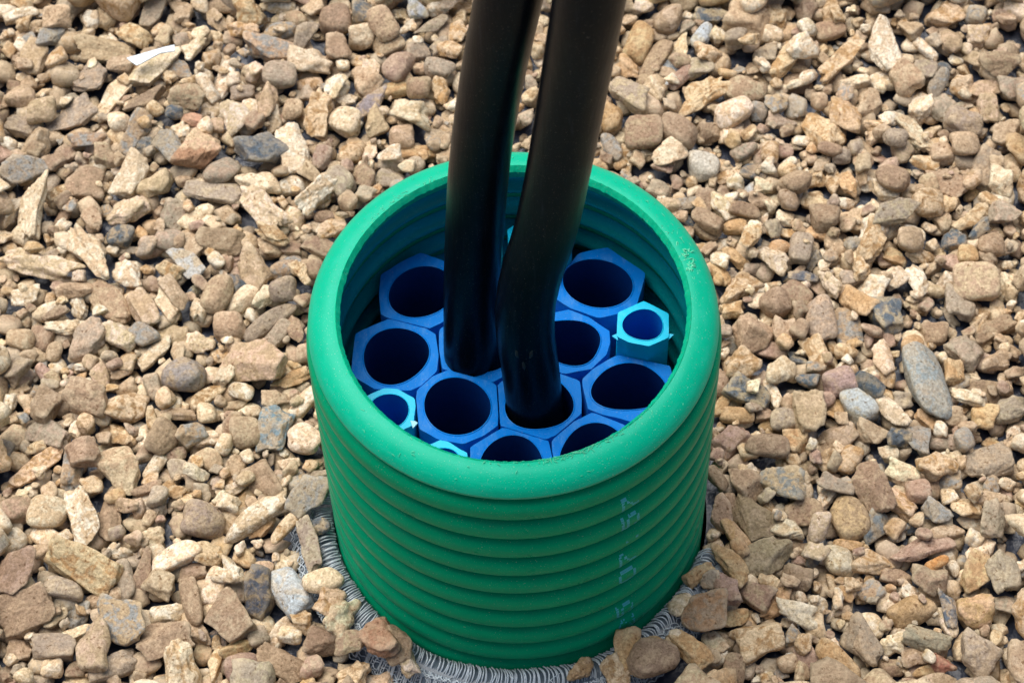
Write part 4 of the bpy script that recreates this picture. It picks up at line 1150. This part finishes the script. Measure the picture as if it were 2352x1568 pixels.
order = sorted(range(len(stones)), key=lambda k: (stones[k]['label'] is None, -stones[k]['size']))
single = set(order[:300])
GV, GF, GP, G1_, G2_, gn = [], [], [], [], [], 0
for k, s in enumerate(stones):
    if k in single:
        P, f, place, t1, t2 = stone_arrays(s, 5 if s['axes'][0] > 0.0155 else 4, 1000 + k)
        me = mesh_from('stone', P, f, M_STONE)
        set_attrs(me, place, t1, t2)
        o = bpy.data.objects.new('stone', me)
        m4 = Matrix(s['rot'].tolist()).to_4x4()
        m4.translation = Vector(s['pos'])
        o.matrix_world = m4
        if s['label']:
            link(o)
            tag(o, s['label'], 'stone', 'gravel stones that stand out by shape or colour')
        else:
            link(o, ground)
    else:
        P, f, place, t1, t2 = stone_arrays(s, 4 if s['traced'] else (3 if s['axes'][0] > 0.0026 and not s.get('low') else 2), 1000 + k)
        P = P @ s['rot'].T + np.array(s['pos'])
        GV.append(P); GF.append(f + gn); GP.append(place)
        G1_.append(np.tile(t1, (len(P), 1))); G2_.append(np.tile(t2, (len(P), 1)))
        gn += len(P)
# the gravel goes on beyond the picture: one loose layer of simpler stones
rs = np.random.RandomState(404)
protos = [stone_shape(np.random.RandomState(9000 + q), 'aarkf'[q % 5], 2) for q in range(40)]
step = 0.0165
for xx in np.arange(-0.85, 0.85, step):
    for yy in np.arange(-0.55, 1.0, step):
        x = xx + rs.uniform(-0.007, 0.007); y = yy + rs.uniform(-0.007, 0.007)
        if X0 + 0.012 < x < X1 - 0.012 and Y0 + 0.012 < y < Y1 - 0.012: continue
        P, f = protos[rs.randint(40)]
        L_ = rs.uniform(0.009, 0.0165)
        rot = rotmat(rs.uniform(0, 6.28), rs.normal(0, 0.25), rs.normal(0, 0.25))
        edge = max(X0 - x, x - X1, Y0 - y, y - Y1, 0)
        P = (P * [L_, L_ * rs.uniform(0.65, 0.95), L_ * rs.uniform(0.45, 0.65)]) @ rot.T
        place = P + rs.uniform(-40, 40, 3)
        t1, t2 = tones(rs.choice(list('ttttccccccggmmop')), rs)
        GV.append(P + [x, y, rs.uniform(0.010, 0.020) * max(0.45, 1 - edge)]); GF.append(f + gn); GP.append(place)
        G1_.append(np.tile(t1, (len(P), 1))); G2_.append(np.tile(t2, (len(P), 1)))
        gn += len(P)
GRAVEL_TRIS = sum(len(q) for q in GF)
print('gravel triangles', GRAVEL_TRIS, 'singles', sum(len(o.data.polygons) for o in bpy.data.objects if o.name.startswith('stone')))
me = mesh_from('gravel', np.concatenate(GV), np.concatenate(GF), M_STONE)
set_attrs(me, np.concatenate(GP), np.concatenate(G1_), np.concatenate(G2_))
g = bpy.data.objects.new('gravel', me)
link(g, ground)
tag(g, 'small tan, cream and grey gravel filling the spaces between the larger stones', None, None, 'stuff')

# ------------------------------------------------------------------ white plastic scrap in the gravel
c = at_height(346, 121, 0.0245)
pts = [(-0.0150, -0.0030), (0.0085, 0.0030), (0.0150, 0.0042), (0.0152, 0.0000), (0.0060, -0.0010), (-0.0060, -0.0075), (-0.0085, -0.0085), (-0.0135, -0.0045)]
v = np.array([(x, y, 0.0006) for x, y in pts] + [(x, y, -0.0006) for x, y in pts])
n = len(pts)
fs = [list(range(n)), list(range(2 * n - 1, n - 1, -1))] + [[i, i + n, (i + 1) % n + n, (i + 1) % n] for i in range(n)]
o = obj('plastic_scrap', v, fs, M_WHITE, smooth=False, loc=tuple(c))
o.rotation_euler = (math.radians(14), math.radians(-4), 0)
tag(o, 'flat white-blue plastic scrap lying behind a long tan stone, top left', 'scrap')

scene.render.engine = 'CYCLES'
scene.cycles.max_bounces = 8
scene.cycles.transparent_max_bounces = 12
